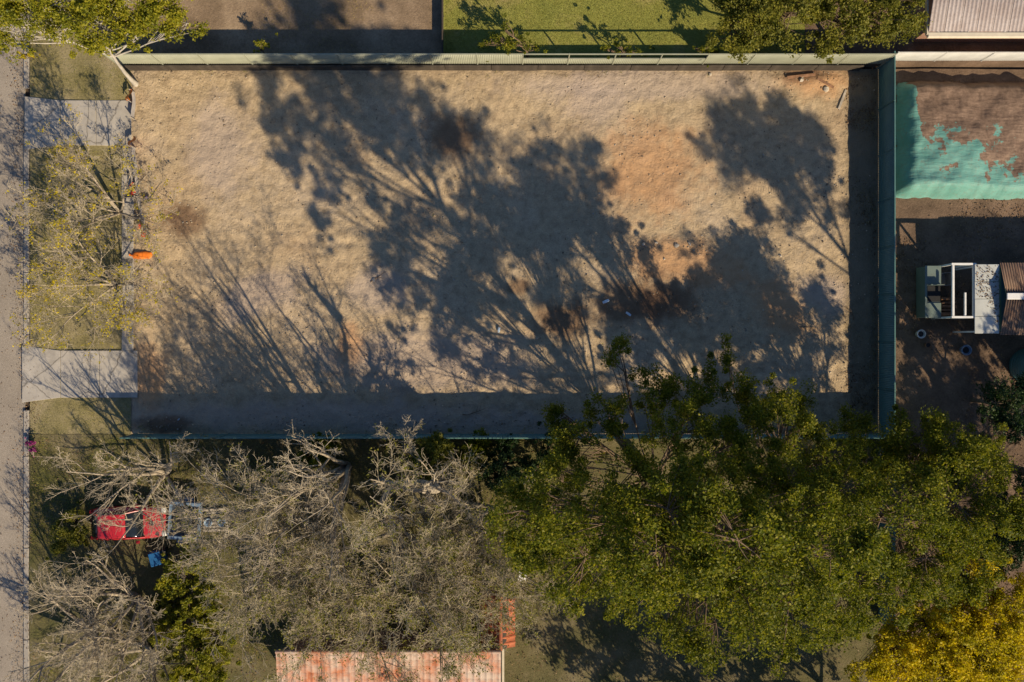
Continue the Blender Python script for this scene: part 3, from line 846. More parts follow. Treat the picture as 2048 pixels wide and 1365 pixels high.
# shady undergrowth trees on the right
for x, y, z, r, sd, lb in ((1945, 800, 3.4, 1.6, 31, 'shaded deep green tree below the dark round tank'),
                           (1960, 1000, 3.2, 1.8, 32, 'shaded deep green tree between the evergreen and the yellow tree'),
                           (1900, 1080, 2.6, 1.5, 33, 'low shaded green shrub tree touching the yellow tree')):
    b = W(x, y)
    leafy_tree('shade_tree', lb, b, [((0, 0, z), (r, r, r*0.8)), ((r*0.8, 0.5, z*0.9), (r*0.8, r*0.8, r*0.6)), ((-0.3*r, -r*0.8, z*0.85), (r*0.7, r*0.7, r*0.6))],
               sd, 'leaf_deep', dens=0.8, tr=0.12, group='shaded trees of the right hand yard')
# yellow tree
b = W(1800, 1215)
leafy_tree('yellow_tree', 'bright golden yellow leafed tree in the bottom right corner', b, lob(b, [
    (1800, 1200, 5.2, 1.9), (1725, 1225, 4.4, 1.5), (1790, 1265, 4.6, 1.7), (1870, 1180, 4.8, 1.7), (1900, 1250, 4.6, 1.7), (1850, 1120, 4.2, 1.3), (1680, 1260, 3.6, 1.1), (1930, 1160, 4.2, 1.3), (1760, 1180, 4.8, 1.4), (1840, 1220, 5.4, 1.7), (1745, 1275, 3.6, 1.4), (1860, 1275, 4.0, 1.5)]),
    41, 'leaf_yellow', dens=1.3, tr=0.18, shell=0.5, per=70)
# lime trees at the top left: street tree with pale trunk
b = W(272, 168)
leafy_tree('street_tree', 'bright lime leafed street tree with pale trunk in the top left corner', b, lob(b, [
    (330, 140, 6.2, 1.5), (275, 110, 6.6, 1.6), (205, 105, 6.0, 1.5), (160, 130, 5.4, 1.3), (360, 95, 6.0, 1.5), (240, 60, 6.2, 1.6), (310, 60, 6.4, 1.5), (150, 70, 5.6, 1.4), (395, 125, 5.0, 0.9), (455, 128, 5.2, 0.8), (430, 95, 5.6, 1.1), (445, 60, 5.4, 0.9)]),
    42, 'leaf_lime', 'bark_pale', dens=1.35, per=68, tr=0.12, shell=0.5, fork=0.62)
# olive green trees at the top, behind the open fence
b = W(1500, 95, NZ)
leafy_tree('garden_tree', 'olive green rounded tree beside the lawn behind the pale fence', b, lob(b, [
    (1470, 95, 3.2, 1.4), (1430, 120, 2.7, 1.1), (1530, 90, 3.4, 1.5), (1500, 40, 3.6, 1.5), (1450, 50, 3.0, 1.2), (1415, 55, 2.4, 0.8), (1560, 50, 3.2, 1.3)]), 43, 'leaf_olive', dens=1.25, per=70, tr=0.14, shell=0.5)
b = W(1650, 95, NZ)
leafy_tree('garden_tree', 'lime tipped spreading tree between the olive tree and the pale roofed house', b, lob(b, [
    (1620, 100, 3.0, 1.3), (1690, 95, 3.2, 1.3), (1650, 55, 3.6, 1.5), (1720, 60, 3.2, 1.2), (1740, 110, 2.6, 0.9), (1590, 125, 2.4, 0.8), (1620, 30, 3.2, 1.3)]), 44, 'leaf_olive', dens=1.25, per=70, tr=0.14, shell=0.5)
for x, sd, lb in ((1238, 45, 'leafy climber in the open bay of the pale fence beside the lawn'), (1402, 46, 'leafy climber on the last open bay of the pale fence near the olive tree')):
    b = W(x, 126, NZ)
    leafy_tree('climber', lb, b, [((0, 0, 1.0), (0.5, 0.22, 0.55)), ((-0.7, 0.0, 1.15), (0.55, 0.2, 0.35)), ((0.55, 0, 0.8), (0.4, 0.2, 0.4)), ((-0.2, 0.05, 1.55), (0.35, 0.2, 0.25))],
               sd, 'leaf_dark', dens=2.2, clump=(0.10, 0.2), per=22, ll=0.10, lw=0.06, tr=0.03, cat='climber', group='climbers on the open fence bays')
b = W(541, 122, NZ)
leafy_tree('shrub', 'small bright green shrub in the shade behind the pale fence', b, [((0, 0, 0.9), (0.4, 0.35, 0.5)), ((0.2, 0.1, 1.4), (0.3, 0.3, 0.3))], 47, 'leaf_lime', dens=2.5, clump=(0.1, 0.18), per=22, ll=0.1, lw=0.06, tr=0.03, cat='shrub')
b = W(935, 60, NZ)
# tall narrow shrub casting its shade across the lawn corner
b = W(1055, 122, NZ)
leafy_tree('columnar_shrub', 'tall slim dark shrub against the pale fence at the corner of the lawn', b, [((0, 0.1, 1.0), (0.5, 0.4, 0.8)), ((-0.6, 0.2, 1.5), (0.5, 0.4, 0.7)), ((-1.2, 0.2, 1.7), (0.55, 0.4, 0.7)), ((-1.8, 0.25, 1.2), (0.5, 0.4, 0.8)), ((-1.1, 0.3, 2.5), (0.3, 0.3, 0.5))],
           48, 'leaf_dark', dens=1.6, clump=(0.14, 0.26), per=24, ll=0.11, lw=0.06, tr=0.05, cat='shrub')

# --- leafless trees
def rel(base, px, py, z):
    w = W(px, py); return (w.x - base.x, w.y - base.y, z)
b = W(760, 958)
bare_tree('bare_tree', 'leaning leafless tree whose thick forked shadow crosses the sandy block', b, 8, 51, tr=0.27, ks=(5, 5, 4, 2), low=0.35, ratio=(0.42, 0.5, 0.52, 0.6), stem_paths=[
    [(0, 0, -0.05), rel(b, 778, 955, 1.5), rel(b, 806, 948, 3.0), rel(b, 850, 950, 4.6), rel(b, 885, 935, 5.8), rel(b, 909, 932, 7.0)],
    [rel(b, 806, 948, 3.0), rel(b, 790, 972, 3.9), rel(b, 798, 985, 4.7), rel(b, 838, 985, 6.0)],
    [rel(b, 812, 948, 3.2), rel(b, 856, 942, 3.6), rel(b, 892, 942, 4.3), rel(b, 925, 952, 5.4)],
    [rel(b, 895, 933, 6.2), rel(b, 885, 930, 7.0), rel(b, 878, 924, 8.0)]])
b = W(695, 932)
bare_tree('bare_tree', 'many stemmed leafless tree close behind the south fence, left of the leaning tree', b, 9.5, 52, stems=8, spread=16, tr=0.15, ks=(5, 5, 4, 2), low=0.36, up=0.8, lean=(0.0, -0.17), ratio=(0.36, 0.5, 0.52, 0.6))
bare = [
 (575, 1000, 8.0, 53, 4, 28, 'leafless grey tree by the south fence with a dense twig crown', 'twig'),
 (800, 1060, 9.0, 54, 4, 40, 'large spreading leafless tree at the centre of the bare grove', 'twig_olive'),
 (945, 1010, 7.2, 55, 4, 32, 'leafless tree next to the dark evergreens', 'twig'),
 (670, 1100, 8.0, 56, 4, 38, 'leafless olive tinted tree above the terracotta roof corner', 'twig_olive'),
 (890, 1130, 7.5, 57, 4, 38, 'leafless tree overhanging the red roof wing', 'twig_olive'),
 (330, 948, 5.2, 58, 5, 44, 'open leafless tree with long pale branches above the red car', 'twig'),
 (275, 1195, 5.6, 59, 7, 50, 'leafless grey tree in the bottom left corner near the road', 'twig'),
 (190, 1265, 4.8, 68, 6, 50, 'leafless grey tree at the bottom edge beside the road', 'twig'),
 (300, 1300, 4.6, 69, 6, 48, 'leafless grey tree at the bottom edge left of the lime shrubs', 'twig'),
 (585, 1050, 7.0, 64, 4, 36, 'leafless tree at the pallet side of the bare grove', 'twig'),
 (990, 1070, 6.6, 66, 4, 40, 'leafless tree reaching in front of the dark evergreens above the white bin', 'twig_olive'),
 (740, 1170, 7.0, 65, 4, 40, 'leafless tree spreading over the weathered terracotta roof', 'twig_olive'),
]
for x, y, h, sd, st, spd, lb, mt in bare:
    thin = sd in (58, 59, 68, 69)
    bare_tree('bare_tree', lb, W(x, y), h, sd, stems=st, spread=spd, mat=mt, tr=0.12, ks=(6, 6, 5, 3) if thin else (8, 7, 6, 4), low=0.22, group='leafless trees of the lower garden', lean=(0, -0.08),
              leaf=None if thin else 'leaf_olive', leaf_n=300 if mt == 'twig' else 800)
bare_tree('verge_tree', 'twiggy street tree with sparse yellow leaves next to the clean driveway', W(238, 425), 4.9, 60, stems=7, spread=52, tr=0.07, ks=(7, 6, 6, 3), leaf='leaf_yellow', leaf_n=500, group='twiggy street trees on the verge')
bare_tree('verge_tree', 'twiggy street tree with sparse yellow leaves next to the shadow striped driveway', W(232, 570), 4.9, 61, stems=7, spread=52, tr=0.07, ks=(7, 6, 6, 3), leaf='leaf_yellow', leaf_n=750, group='twiggy street trees on the verge')

# leafy shrubs of the lower left
for x, y, z, r, sd, lf, lb in (
    (388, 1132, 1.8, 1.0, 71, 'leaf_lime', 'tall lime green shrub below the black and blue trailer'),
    (398, 1220, 2.0, 1.35, 72, 'leaf_lime', 'lime green shrub, middle one of the shrub row left of the roof'),
    (420, 1300, 2.2, 1.6, 73, 'leaf_lime', 'largest lime green shrub at the bottom edge left of the roof'),
    (345, 1185, 1.1, 0.7, 74, 'leaf_olive', 'small olive shrub on the lower left lawn'),
    (150, 1060, 1.2, 0.9, 75, 'leaf_olive', 'round olive shrub on the verge left of the red car'),
    (1005, 925, 1.8, 1.1, 80, 'leaf_deep', 'deep green shrub in the gap between the bare grove and the evergreens'),
    (1085, 915, 1.5, 1.0, 81, 'leaf_deep', 'deep green shrub at the south fence under the first evergreen limbs'),
    (950, 900, 1.3, 0.8, 82, 'leaf_dark', 'low dark shrub at the south fence next to the gap in the grove'),
    (870, 905, 2.6, 1.0, 76, 'leaf_olive', 'olive shrub behind the south fence between bare trees'),
    (640, 900, 1.6, 0.8, 77, 'leaf_dark', 'dark green shrub against the south fence among bare stems')):
    leafy_tree('garden_shrub', lb, W(x, y), [((0, 0, z*0.6), (r, r, z*0.5)), ((0.4*r, 0.7*r, z*0.5), (r*0.6, r*0.6, z*0.4)), ((-0.5*r, -0.6*r, z*0.75), (r*0.6, r*0.6, z*0.4))],
               sd, lf, dens=2.2, clump=(0.14, 0.30), per=55, ll=0.16, lw=0.06, tr=0.05, cat='shrub', zmin=0.15, group='garden shrubs of the lower left')
b = W(72, 890)
leafy_tree('flower_shrub', 'small magenta flowering shrub by the kerb below the striped driveway', b, [((0, 0, 0.4), (0.32, 0.3, 0.25))], 78, 'leaf_pink', dens=8, clump=(0.06, 0.12), per=22, ll=0.06, lw=0.05, tr=0.02, cat='shrub')
b = W(64, 116)
leafy_tree('yellow_shrub', 'small yellow flowering shrub at the kerb under the lime street tree', b, [((0, 0, 0.5), (0.35, 0.28, 0.25))], 79, 'leaf_yellow', dens=8, clump=(0.06, 0.12), per=22, ll=0.07, lw=0.05, tr=0.02, cat='shrub')

# ------------------------------------------------------------------ buildings
def tile_mesh(mat, w=0.30, l=0.42):
    """one roll tile: a pan and a barrel, lifted at its lower end. x across, y up the slope"""
    prof = [(-w/2, 0.012), (-w*0.30, 0.0), (-w*0.02, 0.0), (w*0.10, 0.03), (w*0.26, 0.052), (w*0.42, 0.03), (w/2, 0.010)]
    k = len(prof)
    v = []
    for y, dz in ((0.0, 0.030), (l, 0.0)):
        for th in (0.0, -0.016):
            for x, z in prof: v.append((x, y, z + dz + th))
    q = []
    for i in range(k-1):
        q += [(i, i+1, 2*k+i+1, 2*k+i), (k+i, k+i+1, i+1, i)]
    return np_mesh('tile', v, q, None, mat)

def tiled(parent, origin, ux, us, cols, rows, tile_me, expo=0.33, w=0.30, single_rows=99, seed=0, stuff_name='upper_tiles'):
    """lay tiles: ux across the slope, us up the slope (unit vectors), courses from the eave upward"""
    rr = random.Random(seed)
    nz = ux.cross(us).normalized()
    Mx = Matrix((ux, us, nz)).transposed().to_4x4()
    rest = []
    for j in range(rows):
        for i in range(cols):
            p = origin + ux*(i + 0.5)*w + us*(j*expo) + nz*(0.012*rr.random())
            m = Matrix.Translation(p) @ Mx @ Matrix.Rotation(R(rr.uniform(-1.2, 1.2)), 4, 'Z')
            if j < single_rows:
                o = link('tile', tile_me, parent); o.matrix_local = m
            else: rest.append(m)
    if rest:
        v0 = np.array([v.co[:] for v in tile_me.vertices]); q0 = np.array([p.vertices[:] for p in tile_me.polygons])
        vs, qs = [], []
        for i, m in enumerate(rest):
            mm = np.array(m); vs.append(v0 @ mm[:3, :3].T + mm[:3, 3]); qs.append(q0 + i*len(v0))
        o = link(stuff_name, np_mesh(stuff_name, np.concatenate(vs), np.concatenate(qs), None, tile_me.materials[0]), parent)
        o['kind'] = 'stuff'

# --- terracotta house at the bottom
EZ = 3.3
hb = empty('terracotta_house', W(800, 1330)); tag(hb, 'house with weathered terracotta tiled roof at the bottom edge', 'house')
c = hb.location
tl = A(552, 1302, EZ); trr = A(1004, 1302, EZ)
x0, x1, ye = tl.x - c.x, trr.x - c.x, tl.y - c.y      # the high edge of a long sloping roof
sl = R(9)
dep = 4.0
zl = EZ - dep*math.tan(sl)
MB().prism([(x0 + 0.35, ye - dep + 0.4), (x1 - 0.3, ye - dep + 0.4), (x1 - 0.3, ye - 0.25), (x0 + 0.35, ye - 0.25)], 0, zl - 0.06).build('wall', M['brick'], hb)
MB().box(x0 + 0.35, x1 - 0.3, ye - 0.42, ye - 0.25, zl - 0.058, EZ - 0.09).build('wall', M['brick'], hb)
MB().poly([(x0, ye, EZ - 0.02), (x1, ye, EZ - 0.02), (x1, ye - dep, zl - 0.02), (x0, ye - dep, zl - 0.02)]).build('roof', M['sleeper'], hb)
tm = tile_mesh(M['tile'])
us = Vector((0, math.cos(sl), math.sin(sl)))
# courses are counted from the visible high edge, so lay the low ones as one piece
rows = int(dep/math.cos(sl)/0.33); ncol = int((x1 - x0)/0.30)
low = Vector((x0, ye - rows*0.33*math.cos(sl) - 0.09, EZ - rows*0.33*math.sin(sl)))
top0 = low + us*((rows - 7)*0.33)
tiled(hb, top0, Vector((1, 0, 0)), us, ncol, 7, tm, single_rows=7, seed=3)
tiled(hb, low, Vector((1, 0, 0)), us, ncol, rows - 7, tm, single_rows=0, seed=4)
rc = MB().tube([(-0.19, 0, 0), (0.19, 0, 0)], [0.085, 0.10], 10).mesh('ridge_cap', M['tile'])
for i in range(int((x1 - x0)/0.36)):
    link('ridge_cap', rc, hb, (x0 + 0.18 + i*0.36, ye - 0.02, EZ + 0.035))
MB().box(x1 - 0.02, x1 + 0.10, ye - dep, ye + 0.04, zl - 0.15, zl - 0.02).build('barge_board', M['cream'], hb)
MB().tube([(x0, ye - dep - 0.09, zl - 0.04), (x1, ye - dep - 0.09, zl - 0.04)], 0.055, 8).build('gutter', M['cream'], hb)
# wing with its own small red gable, ridge running up the picture
wx, wy0, wy1 = xr(1003) - c.x, yr(1158) - c.y, yr(1256) - c.y
wz = 2.45; rz_ = 2.95; hw = 0.95
MB().box(wx - hw + 0.15, wx + hw - 0.35, wy1 - 0.1, wy0 - 0.2, 0, wz - 0.08).build('wing_wall', M['brick'], hb)
MB().poly([(wx - hw, wy0, wz - 0.03), (wx, wy0, rz_ - 0.03), (wx, wy1, rz_ - 0.03), (wx - hw, wy1, wz - 0.03)]).poly([(wx + hw*0.72, wy0, wz - 0.0), (wx, wy0, rz_ - 0.03), (wx, wy1, rz_ - 0.03), (wx + hw*0.72, wy1, wz - 0.0)]).build('wing_roof', M['sleeper'], hb)
tmr = tile_mesh(M['tile_red'])
sl2 = math.atan2(rz_ - wz, hw)
tiled(hb, Vector((wx - hw, wy0, wz)), Vector((0, -1, 0)), Vector((math.cos(sl2), 0, math.sin(sl2))), 8, 3, tmr, seed=5)
tiled(hb, Vector((wx + hw*0.72, wy1, wz + 0.03)), Vector((0, 1, 0)), Vector((-math.cos(sl2), 0, math.sin(sl2))), 8, 2, tmr, seed=6)
MB().tube([(wx, wy0 + 0.03, rz_ + 0.05), (wx, wy1, rz_ + 0.05)], 0.09, 8).build('ridge_cap', M['tile_red'], hb)

# --- pale roofed house at the top right
hp = empty('pale_roof_house', W(2050, 20, NZ)); tag(hp, 'house with pale pinkish sheet roof and cream gutter in the top right corner', 'house')
c = hp.location
hx0, hx1 = xr(1790) - c.x, xr(2500) - c.x
hy = A(1900, 66, 3.2).y - c.y
MB().box(hx0 + 0.5, hx1, hy + 0.5, hy + 8, -0.1, 2.45).build('wall', M['brick'], hp)
for wx_ in (xr(1860), xr(1985)):
    f = MB().box(wx_ - c.x - 0.75, wx_ - c.x + 0.75, hy + 0.44, hy + 0.52, 0.9, 2.1).build('window', M['white'], hp)
    MB().box(wx_ - c.x - 0.68, wx_ - c.x - 0.03, hy + 0.415, hy + 0.436, 0.97, 2.03).build('pane', M['glass'], f)
    MB().box(wx_ - c.x + 0.03, wx_ - c.x + 0.68, hy + 0.415, hy + 0.436, 0.97, 2.03).build('pane', M['glass'], f)
MB().box(hx0, hx1, hy - 0.24, hy + 0.02, 2.42, 2.60).build('gutter', M['cream'], hp, 0.03)
sp = R(18)
shm = sheet_mesh('roof_sheet', 0.76, 0, 4.2, M['roof_pale'], 0.19, 0.03, 0.01)
for i in range(int((hx1 - hx0)/0.77)):
    o = link('roof_sheet', shm, hp)
    o.matrix_local = Matrix.Translation((hx0 + 0.39 + i*0.77, hy + 0.03, 2.60 + 0.004*(i % 2))) @ Matrix.Rotation(R(-90) + sp, 4, 'X')
MB().poly([(hx0, hy + 0.03 + 8.0, 2.58), (hx1, hy + 0.03 + 8.0, 2.58), (hx1, hy + 0.03 + 4.0, 2.58 + 4.0*math.tan(sp)), (hx0, hy + 0.03 + 4.0, 2.58 + 4.0*math.tan(sp))]).build('roof', M['roof_pale'], hp)
MB().box(hx0 - 0.05, hx0 + 0.02, hy - 0.1, hy + 4.0, 2.42, 2.6, Matrix.Identity(4)).build('barge_board', M['cream'], hp)

# --- shed in the side yard
sh = empty('garden_shed', W(1995, 600)); tag(sh, 'brown roofed garden shed with white ridge and pale grey awning in the side yard', 'shed')
c = sh.location
sx0, sx1, sy0, sy1 = xr(1950) - c.x, xr(2180) - c.x, yr(668) - c.y, yr(536) - c.y
ym = yr(598) - c.y
MB().box(sx0 + 0.1, sx1, sy0 + 0.15, sy1 - 0.15, 0, 2.05).build('wall', M['teal'], sh)
n = int((sx1 - sx0)/0.77)
for side in (0, 1):
    run = abs((sy0 if side == 0 else sy1) - ym); rise = 0.52; ang = math.atan2(rise, run); ln = math.hypot(run, rise) + 0.08
    me = sheet_mesh('roof_sheet', 0.75, 0, ln, M['roof_brown'], 0.125, 0.025, 0.01)
    for i in range(n):
        o = link('roof_sheet', me, sh)
        if side == 0:
            m = Matrix.Translation((sx0 + 0.39 + i*0.77, sy0 - 0.07, 2.10)) @ Matrix.Rotation(R(-90) + ang, 4, 'X')
        else:
            m = Matrix.Translation((sx0 + 0.39 + i*0.77, sy1 + 0.07, 2.10)) @ Matrix.Rotation(math.pi, 4, 'Z') @ Matrix.Rotation(R(-90) + ang, 4, 'X')
        o.matrix_local = m
MB().box(sx0, sx1, ym - 0.16, ym + 0.16, 2.64, 2.70).build('ridge_cap', M['white'], sh, 0.02)
ax0 = xr(1903) - c.x
for i in range(4):
    y0 = sy0 + (sy1 - sy0)*i/4; y1 = sy0 + (sy1 - sy0)*(i + 1)/4
    MB().box(ax0, sx0 - 0.01, y0 + 0.01, y1 - 0.01, 2.05 + 0.01*(i % 2), 2.09 + 0.01*(i % 2)).build('awning_sheet', M['grey_sheet'], sh, 0.008)
for y in (sy0 + 0.1, sy1 - 0.1):
    MB().box(ax0 + 0.05, ax0 + 0.13, y - 0.04, y + 0.04, 0, 2.04).build('awning_post', M['white'], sh)

# --- white pergola frame with odds and ends in it
pg = empty('pergola', W(1884, 586)); tag(pg, 'small white open topped timber frame beside the grey awning', 'pergola')
px_, py_ = 0.52, 1.32
for sx in (-1, 1):
    for sy in (-1, 1):
        MB().box(sx*px_ - 0.045, sx*px_ + 0.045, sy*py_ - 0.045, sy*py_ + 0.045, 0, 1.9).build('post', M['white'], pg)
for sy in (-1, 1): MB().box(-px_ - 0.09, px_ + 0.09, sy*py_ - 0.05, sy*py_ + 0.05, 1.905, 2.03).build('beam', M['white'], pg)
for sx in (-1, 1): MB().box(sx*px_ - 0.05, sx*px_ + 0.05, -py_ + 0.055, py_ - 0.055, 1.905, 2.02).build('beam', M['white'], pg)
MB().box(0.05, 0.13, -py_ + 0.055, -0.1, 1.91, 2.0).build('beam', M['white'], pg)
t = empty('crate', W(1878, 560), 0.1); tag(t, 'pale tan timber crate inside the white open frame', 'crate')
MB().box(-0.3, 0.3, -0.3, 0.3, 0.02, 0.06).build('base', M['timber'], t)
for k in range(4):
    MB().box(-0.33, 0.33, -0.33, -0.305, 0.06 + 0.15*k, 0.18 + 0.15*k).box(-0.33, 0.33, 0.305, 0.33, 0.06 + 0.15*k, 0.18 + 0.15*k).box(-0.33, -0.305, -0.30, 0.30, 0.06 + 0.15*k, 0.18 + 0.15*k).box(0.305, 0.33, -0.30, 0.30, 0.06 + 0.15*k, 0.18 + 0.15*k).build('slat', M['timber'], t)
t = empty('firewood_stack', W(1886, 612)); tag(t, 'dark brown stack of split firewood inside the white open frame', 'firewood')
rr = random.Random(8)
for k in range(20):
    MB().tube([(-0.38, 0, 0), (0.38 + rr.uniform(-.06, .06), 0, 0)], rr.uniform(0.055, 0.085), 7).build('log', M['timber_brown'], t, loc=(rr.uniform(-.03, .03), -0.42 + (k % 5)*0.19, 0.09 + (k//5)*0.15), rot=(0, 0, rr.uniform(-.05, .05)))
# teal cabinet with open hatch
t = empty('cabinet', W(1846, 586)); tag(t, 'dull grey green metal cabinet with a black open hatch beside the white frame', 'cabinet')
MB().box(-0.38, 0.38, -1.3, 1.3, 0.02, 0.95).build('body', M['cabinet'], t, 0.02)
MB().box(-0.41, 0.41, 0.36, 1.33, 0.96, 1.0).box(-0.41, 0.41, -1.33, -0.56, 0.96, 1.0).box(-0.41, -0.30, -0.555, 0.355, 0.96, 1.0).build('top', M['cabinet'], t, 0.008)
MB().box(-0.27, 0.38, -0.5, 0.30, 0.955, 0.975).build('hatch', M['black'], t)  # solid black plate stands in for the shaded inside of the opening
MB().box(-0.28, 0.40, 0.33, 0.36, 1.0, 1.35).build('hatch_door', M['cabinet'], t)
# round water tank at the right edge
t = empty('water_tank', W(2052, 732)); tag(t, 'dark teal round water tank cut by the right edge of the picture', 'water tank')
MB().lathe([(0.9, 0.0), (0.92, 0.03), (0.92, 1.55), (0.88, 1.62), (0.45, 1.74), (0.30, 1.76)], 36).build('body', M['teal'], t, smooth=True)
MB().lathe([(0.27, 1.765), (0.27, 1.83), (0.2, 1.85)], 20).build('hatch', M['black'], t)
for k in range(7):
    MB().lathe([(0.925, 0.2 + k*0.2), (0.945, 0.22 + k*0.2), (0.945, 0.25 + k*0.2), (0.925, 0.27 + k*0.2)], 36).build('rib', M['teal'], t)

# --- tarp covered heap
tc = A(1945, 275, 0.6)
tp = empty('tarp_heap', (tc.x, tc.y, 0)); tag(tp, 'low heap under a teal tarpaulin half buried in brown leaves and soil', 'tarpaulin')
TX, TY = 3.75, 3.1
def tarp_h(X, Y):
    ex = np.clip((TX - np.abs(X) + 0.05*fbm(Y, X*0.2, 61, 2.3, 3))/0.75, 0, 1); ey = np.clip((TY - np.abs(Y) + 0.05*fbm(X, Y*0.2, 62, 2.1, 3))/0.7, 0, 1)
    e = np.sin(np.minimum(ex, 1)*np.pi/2)*np.sin(np.minimum(ey, 1)*np.pi/2)
    return 0.015 + e*(0.92 + 0.10*fbm(X, Y, 63, 0.9, 4) - 0.06*np.abs(fbm(X*1.3 + Y*0.6, Y*0.5, 64, 1.5, 3))) - 0.10*(1-e)
o = link('cover', grid('cover', -TX-0.25, TX+0.25, -TY-0.25, TY+0.25, 0.09, tarp_h, M['tarp']), tp)

# ------------------------------------------------------------------ red car
def rounded(w, z0, z1, n=20, e=0.55):
    pts = []
    for k in range(n):
        a = 2*math.pi*k/n
        cx, sz = math.cos(a), math.sin(a)
        pts.append((w*math.copysign(abs(cx)**e, cx), (z0+z1)/2 + (z1-z0)/2*math.copysign(abs(sz)**e, sz)))
    return pts
def loft(st, mat, name, parent, n=20, e=0.55):
    bm = bmesh.new(); rings = []
    for x, w, z0, z1 in st:
        rings.append([bm.verts.new((x, y, z)) for y, z in rounded(w, z0, z1, n, e)])
    for a, b in zip(rings, rings[1:]):
        for k in range(n): bm.faces.new((a[k], a[(k+1) % n], b[(k+1) % n], b[k]))
    bm.faces.new(rings[0]); bm.faces.new(rings[-1][::-1])
    bmesh.ops.recalc_face_normals(bm, faces=bm.faces)
    me = bpy.data.meshes.new(name); bm.to_mesh(me); bm.free()
    me.materials.append(mat)
    for p in me.polygons: p.use_smooth = True
    return link(name, me, parent)

ca = A(255, 1047, 0.8)
car = empty('red_car', (ca.x, ca.y, 0), R(2)); tag(car, 'faded red hatchback parked on the lower left grass near the road', 'car')
loft([(1.92, .60, .36, .58), (1.84, .74, .26, .68), (1.55, .80, .22, .79), (1.1, .83, .20, .87), (.8, .84, .2, .92), (-.2, .85, .2, .95), (-1.1, .85, .2, .95), (-1.6, .82, .22, .92), (-1.86, .76, .26, .82), (-1.94, .64, .36, .66)],
     M['car_red'], 'body', car)
loft([(.86, .70, .84, .92), (.55, .69, .84, 1.14), (.20, .665, .84, 1.36), (-.2, .66, .84, 1.42), (-.8, .655, .84, 1.42), (-1.25, .64, .84, 1.34), (-1.6, .63, .84, 1.08), (-1.78, .62, .84, .93)], M['glass'], 'glasshouse', car, e=0.4)
loft([(.16, .60, 1.345, 1.385), (.0, .605, 1.36, 1.43), (-.4, .61, 1.37, 1.452), (-.8, .605, 1.37, 1.448), (-1.18, .585, 1.33, 1.405), (-1.3, .55, 1.31, 1.345)], M['car_red'], 'roof', car, e=0.45)
for sy in (-1, 1):
    MB().tube([(.92, sy*.70, .90), (.52, sy*.672, 1.15), (.16, sy*.625, 1.385)], 0.035, 8).build('pillar', M['car_red'], car)
    MB().tube([(-.5, sy*.70, .93), (-.52, sy*.62, 1.41)], 0.035, 8).build('pillar', M['car_red'], car)
    MB().tube([(-1.72, sy*.64, .93), (-1.52, sy*.62, 1.15), (-1.26, sy*.585, 1.36)], 0.05, 8).build('pillar', M['car_red'], car)
    MB().box(.50, .68, sy*.93 - .08, sy*.93 + .08, .93, 1.04).build('mirror', M['car_red'], car, 0.03)
    loft([(1.90, .13, .52, .62), (1.70, .15, .60, .745)], M['lamp_clear'], 'headlight', car, 12).location = (0.02, sy*.60, 0.012)
    loft([(-1.93, .10, .58, .78), (-1.80, .10, .58, .84)], M['lamp_red'], 'tail_light', car, 12).location = (-0.02, sy*.66, 0)
    MB().box(.10, .28, sy*.858 - .012, sy*.858 + .012, .78, .81).build('door_handle', M['black'], car)
    for wx in (1.22, -1.22):
        w = MB().lathe([(0.19, -0.09), (0.27, -0.10), (0.30, -0.07), (0.30, 0.07), (0.27, 0.10), (0.19, 0.09)], 24, axis='Y').build('wheel', M['rubber'], car, loc=(wx, sy*.745, 0.30), smooth=False)
        MB().lathe([(0.05, -0.11), (0.18, -0.105), (0.18, 0.105), (0.05, 0.11)], 20, axis='Y').build('rim', M['steel'], w)
MB().box(1.935, 1.955, -.22, .22, .40, .50).build('number_plate', M['white'], car)
for y in (-.3, .15):
    MB().tube([(.89, y - .25, .945), (.62, y + .22, 1.115)], 0.012, 6).build('wiper', M['black'], car)

# trailer with a dark load
ta = A(371, 1040, 0.6)
tr_ = empty('box_trailer', (ta.x, ta.y, 0), R(-4)); tag(tr_, 'small blue grey box trailer with black load standing behind the red car', 'trailer')
MB().box(-.75, .75, -.85, .85, .48, .52).build('floor', M['steel'], tr_)
for sy in (-1, 1): MB().box(-.78, .78, sy*.88 - .09, sy*.88 + .09, .46, .86).build('side_panel', M['blue_steel'], tr_, 0.02)
for sx in (-1, 1): MB().box(sx*.76 - .03, sx*.76 + .03, -.785, .785, .48, .85).build('end_panel', M['blue_steel'], tr_, 0.01)
for sy in (-1, 1):
    w = MB().lathe([(0.15, -0.08), (0.25, -0.08), (0.29, -0.05), (0.29, 0.05), (0.25, 0.08), (0.15, 0.08)], 22, axis='Y').build('wheel', M['rubber'], tr_, loc=(0, sy*1.07, .29))
    MB().lathe([(0.04, -0.09), (0.15, -0.085), (0.15, 0.085), (0.04, 0.09)], 18, axis='Y').build('rim', M['steel'], w)
    MB().box(-.36, .36, sy*1.07 - .11, sy*1.07 + .11, .62, .65).build('mudguard', M['blue_steel'], tr_, 0.012)
MB().tube([(-.78, -.5, .44), (-1.5, 0, .44)], .035, 8).tube([(-.78, .5, .44), (-1.5, 0, .44)], .035, 8).build('drawbar', M['steel'], tr_)
MB().tube([(-1.42, .06, .05), (-1.42, .06, .6)], .03, 8).build('jockey_stand', M['steel'], tr_)
bm_ = bmesh.new(); bmesh.ops.create_icosphere(bm_, subdivisions=4, radius=1)
rr = random.Random(5)
for v in bm_.verts:
    a = v.co
    n_ = 0.12*math.sin(7*a.x + 2) * math.cos(6*a.y) + 0.08*math.sin(13*a.y + 5*a.z)
    v.co = Vector((.66*math.copysign(abs(a.x)**.6, a.x), .70*math.copysign(abs(a.y)**.6, a.y), .62 + .18*a.z + .6*n_*max(a.z, 0)))
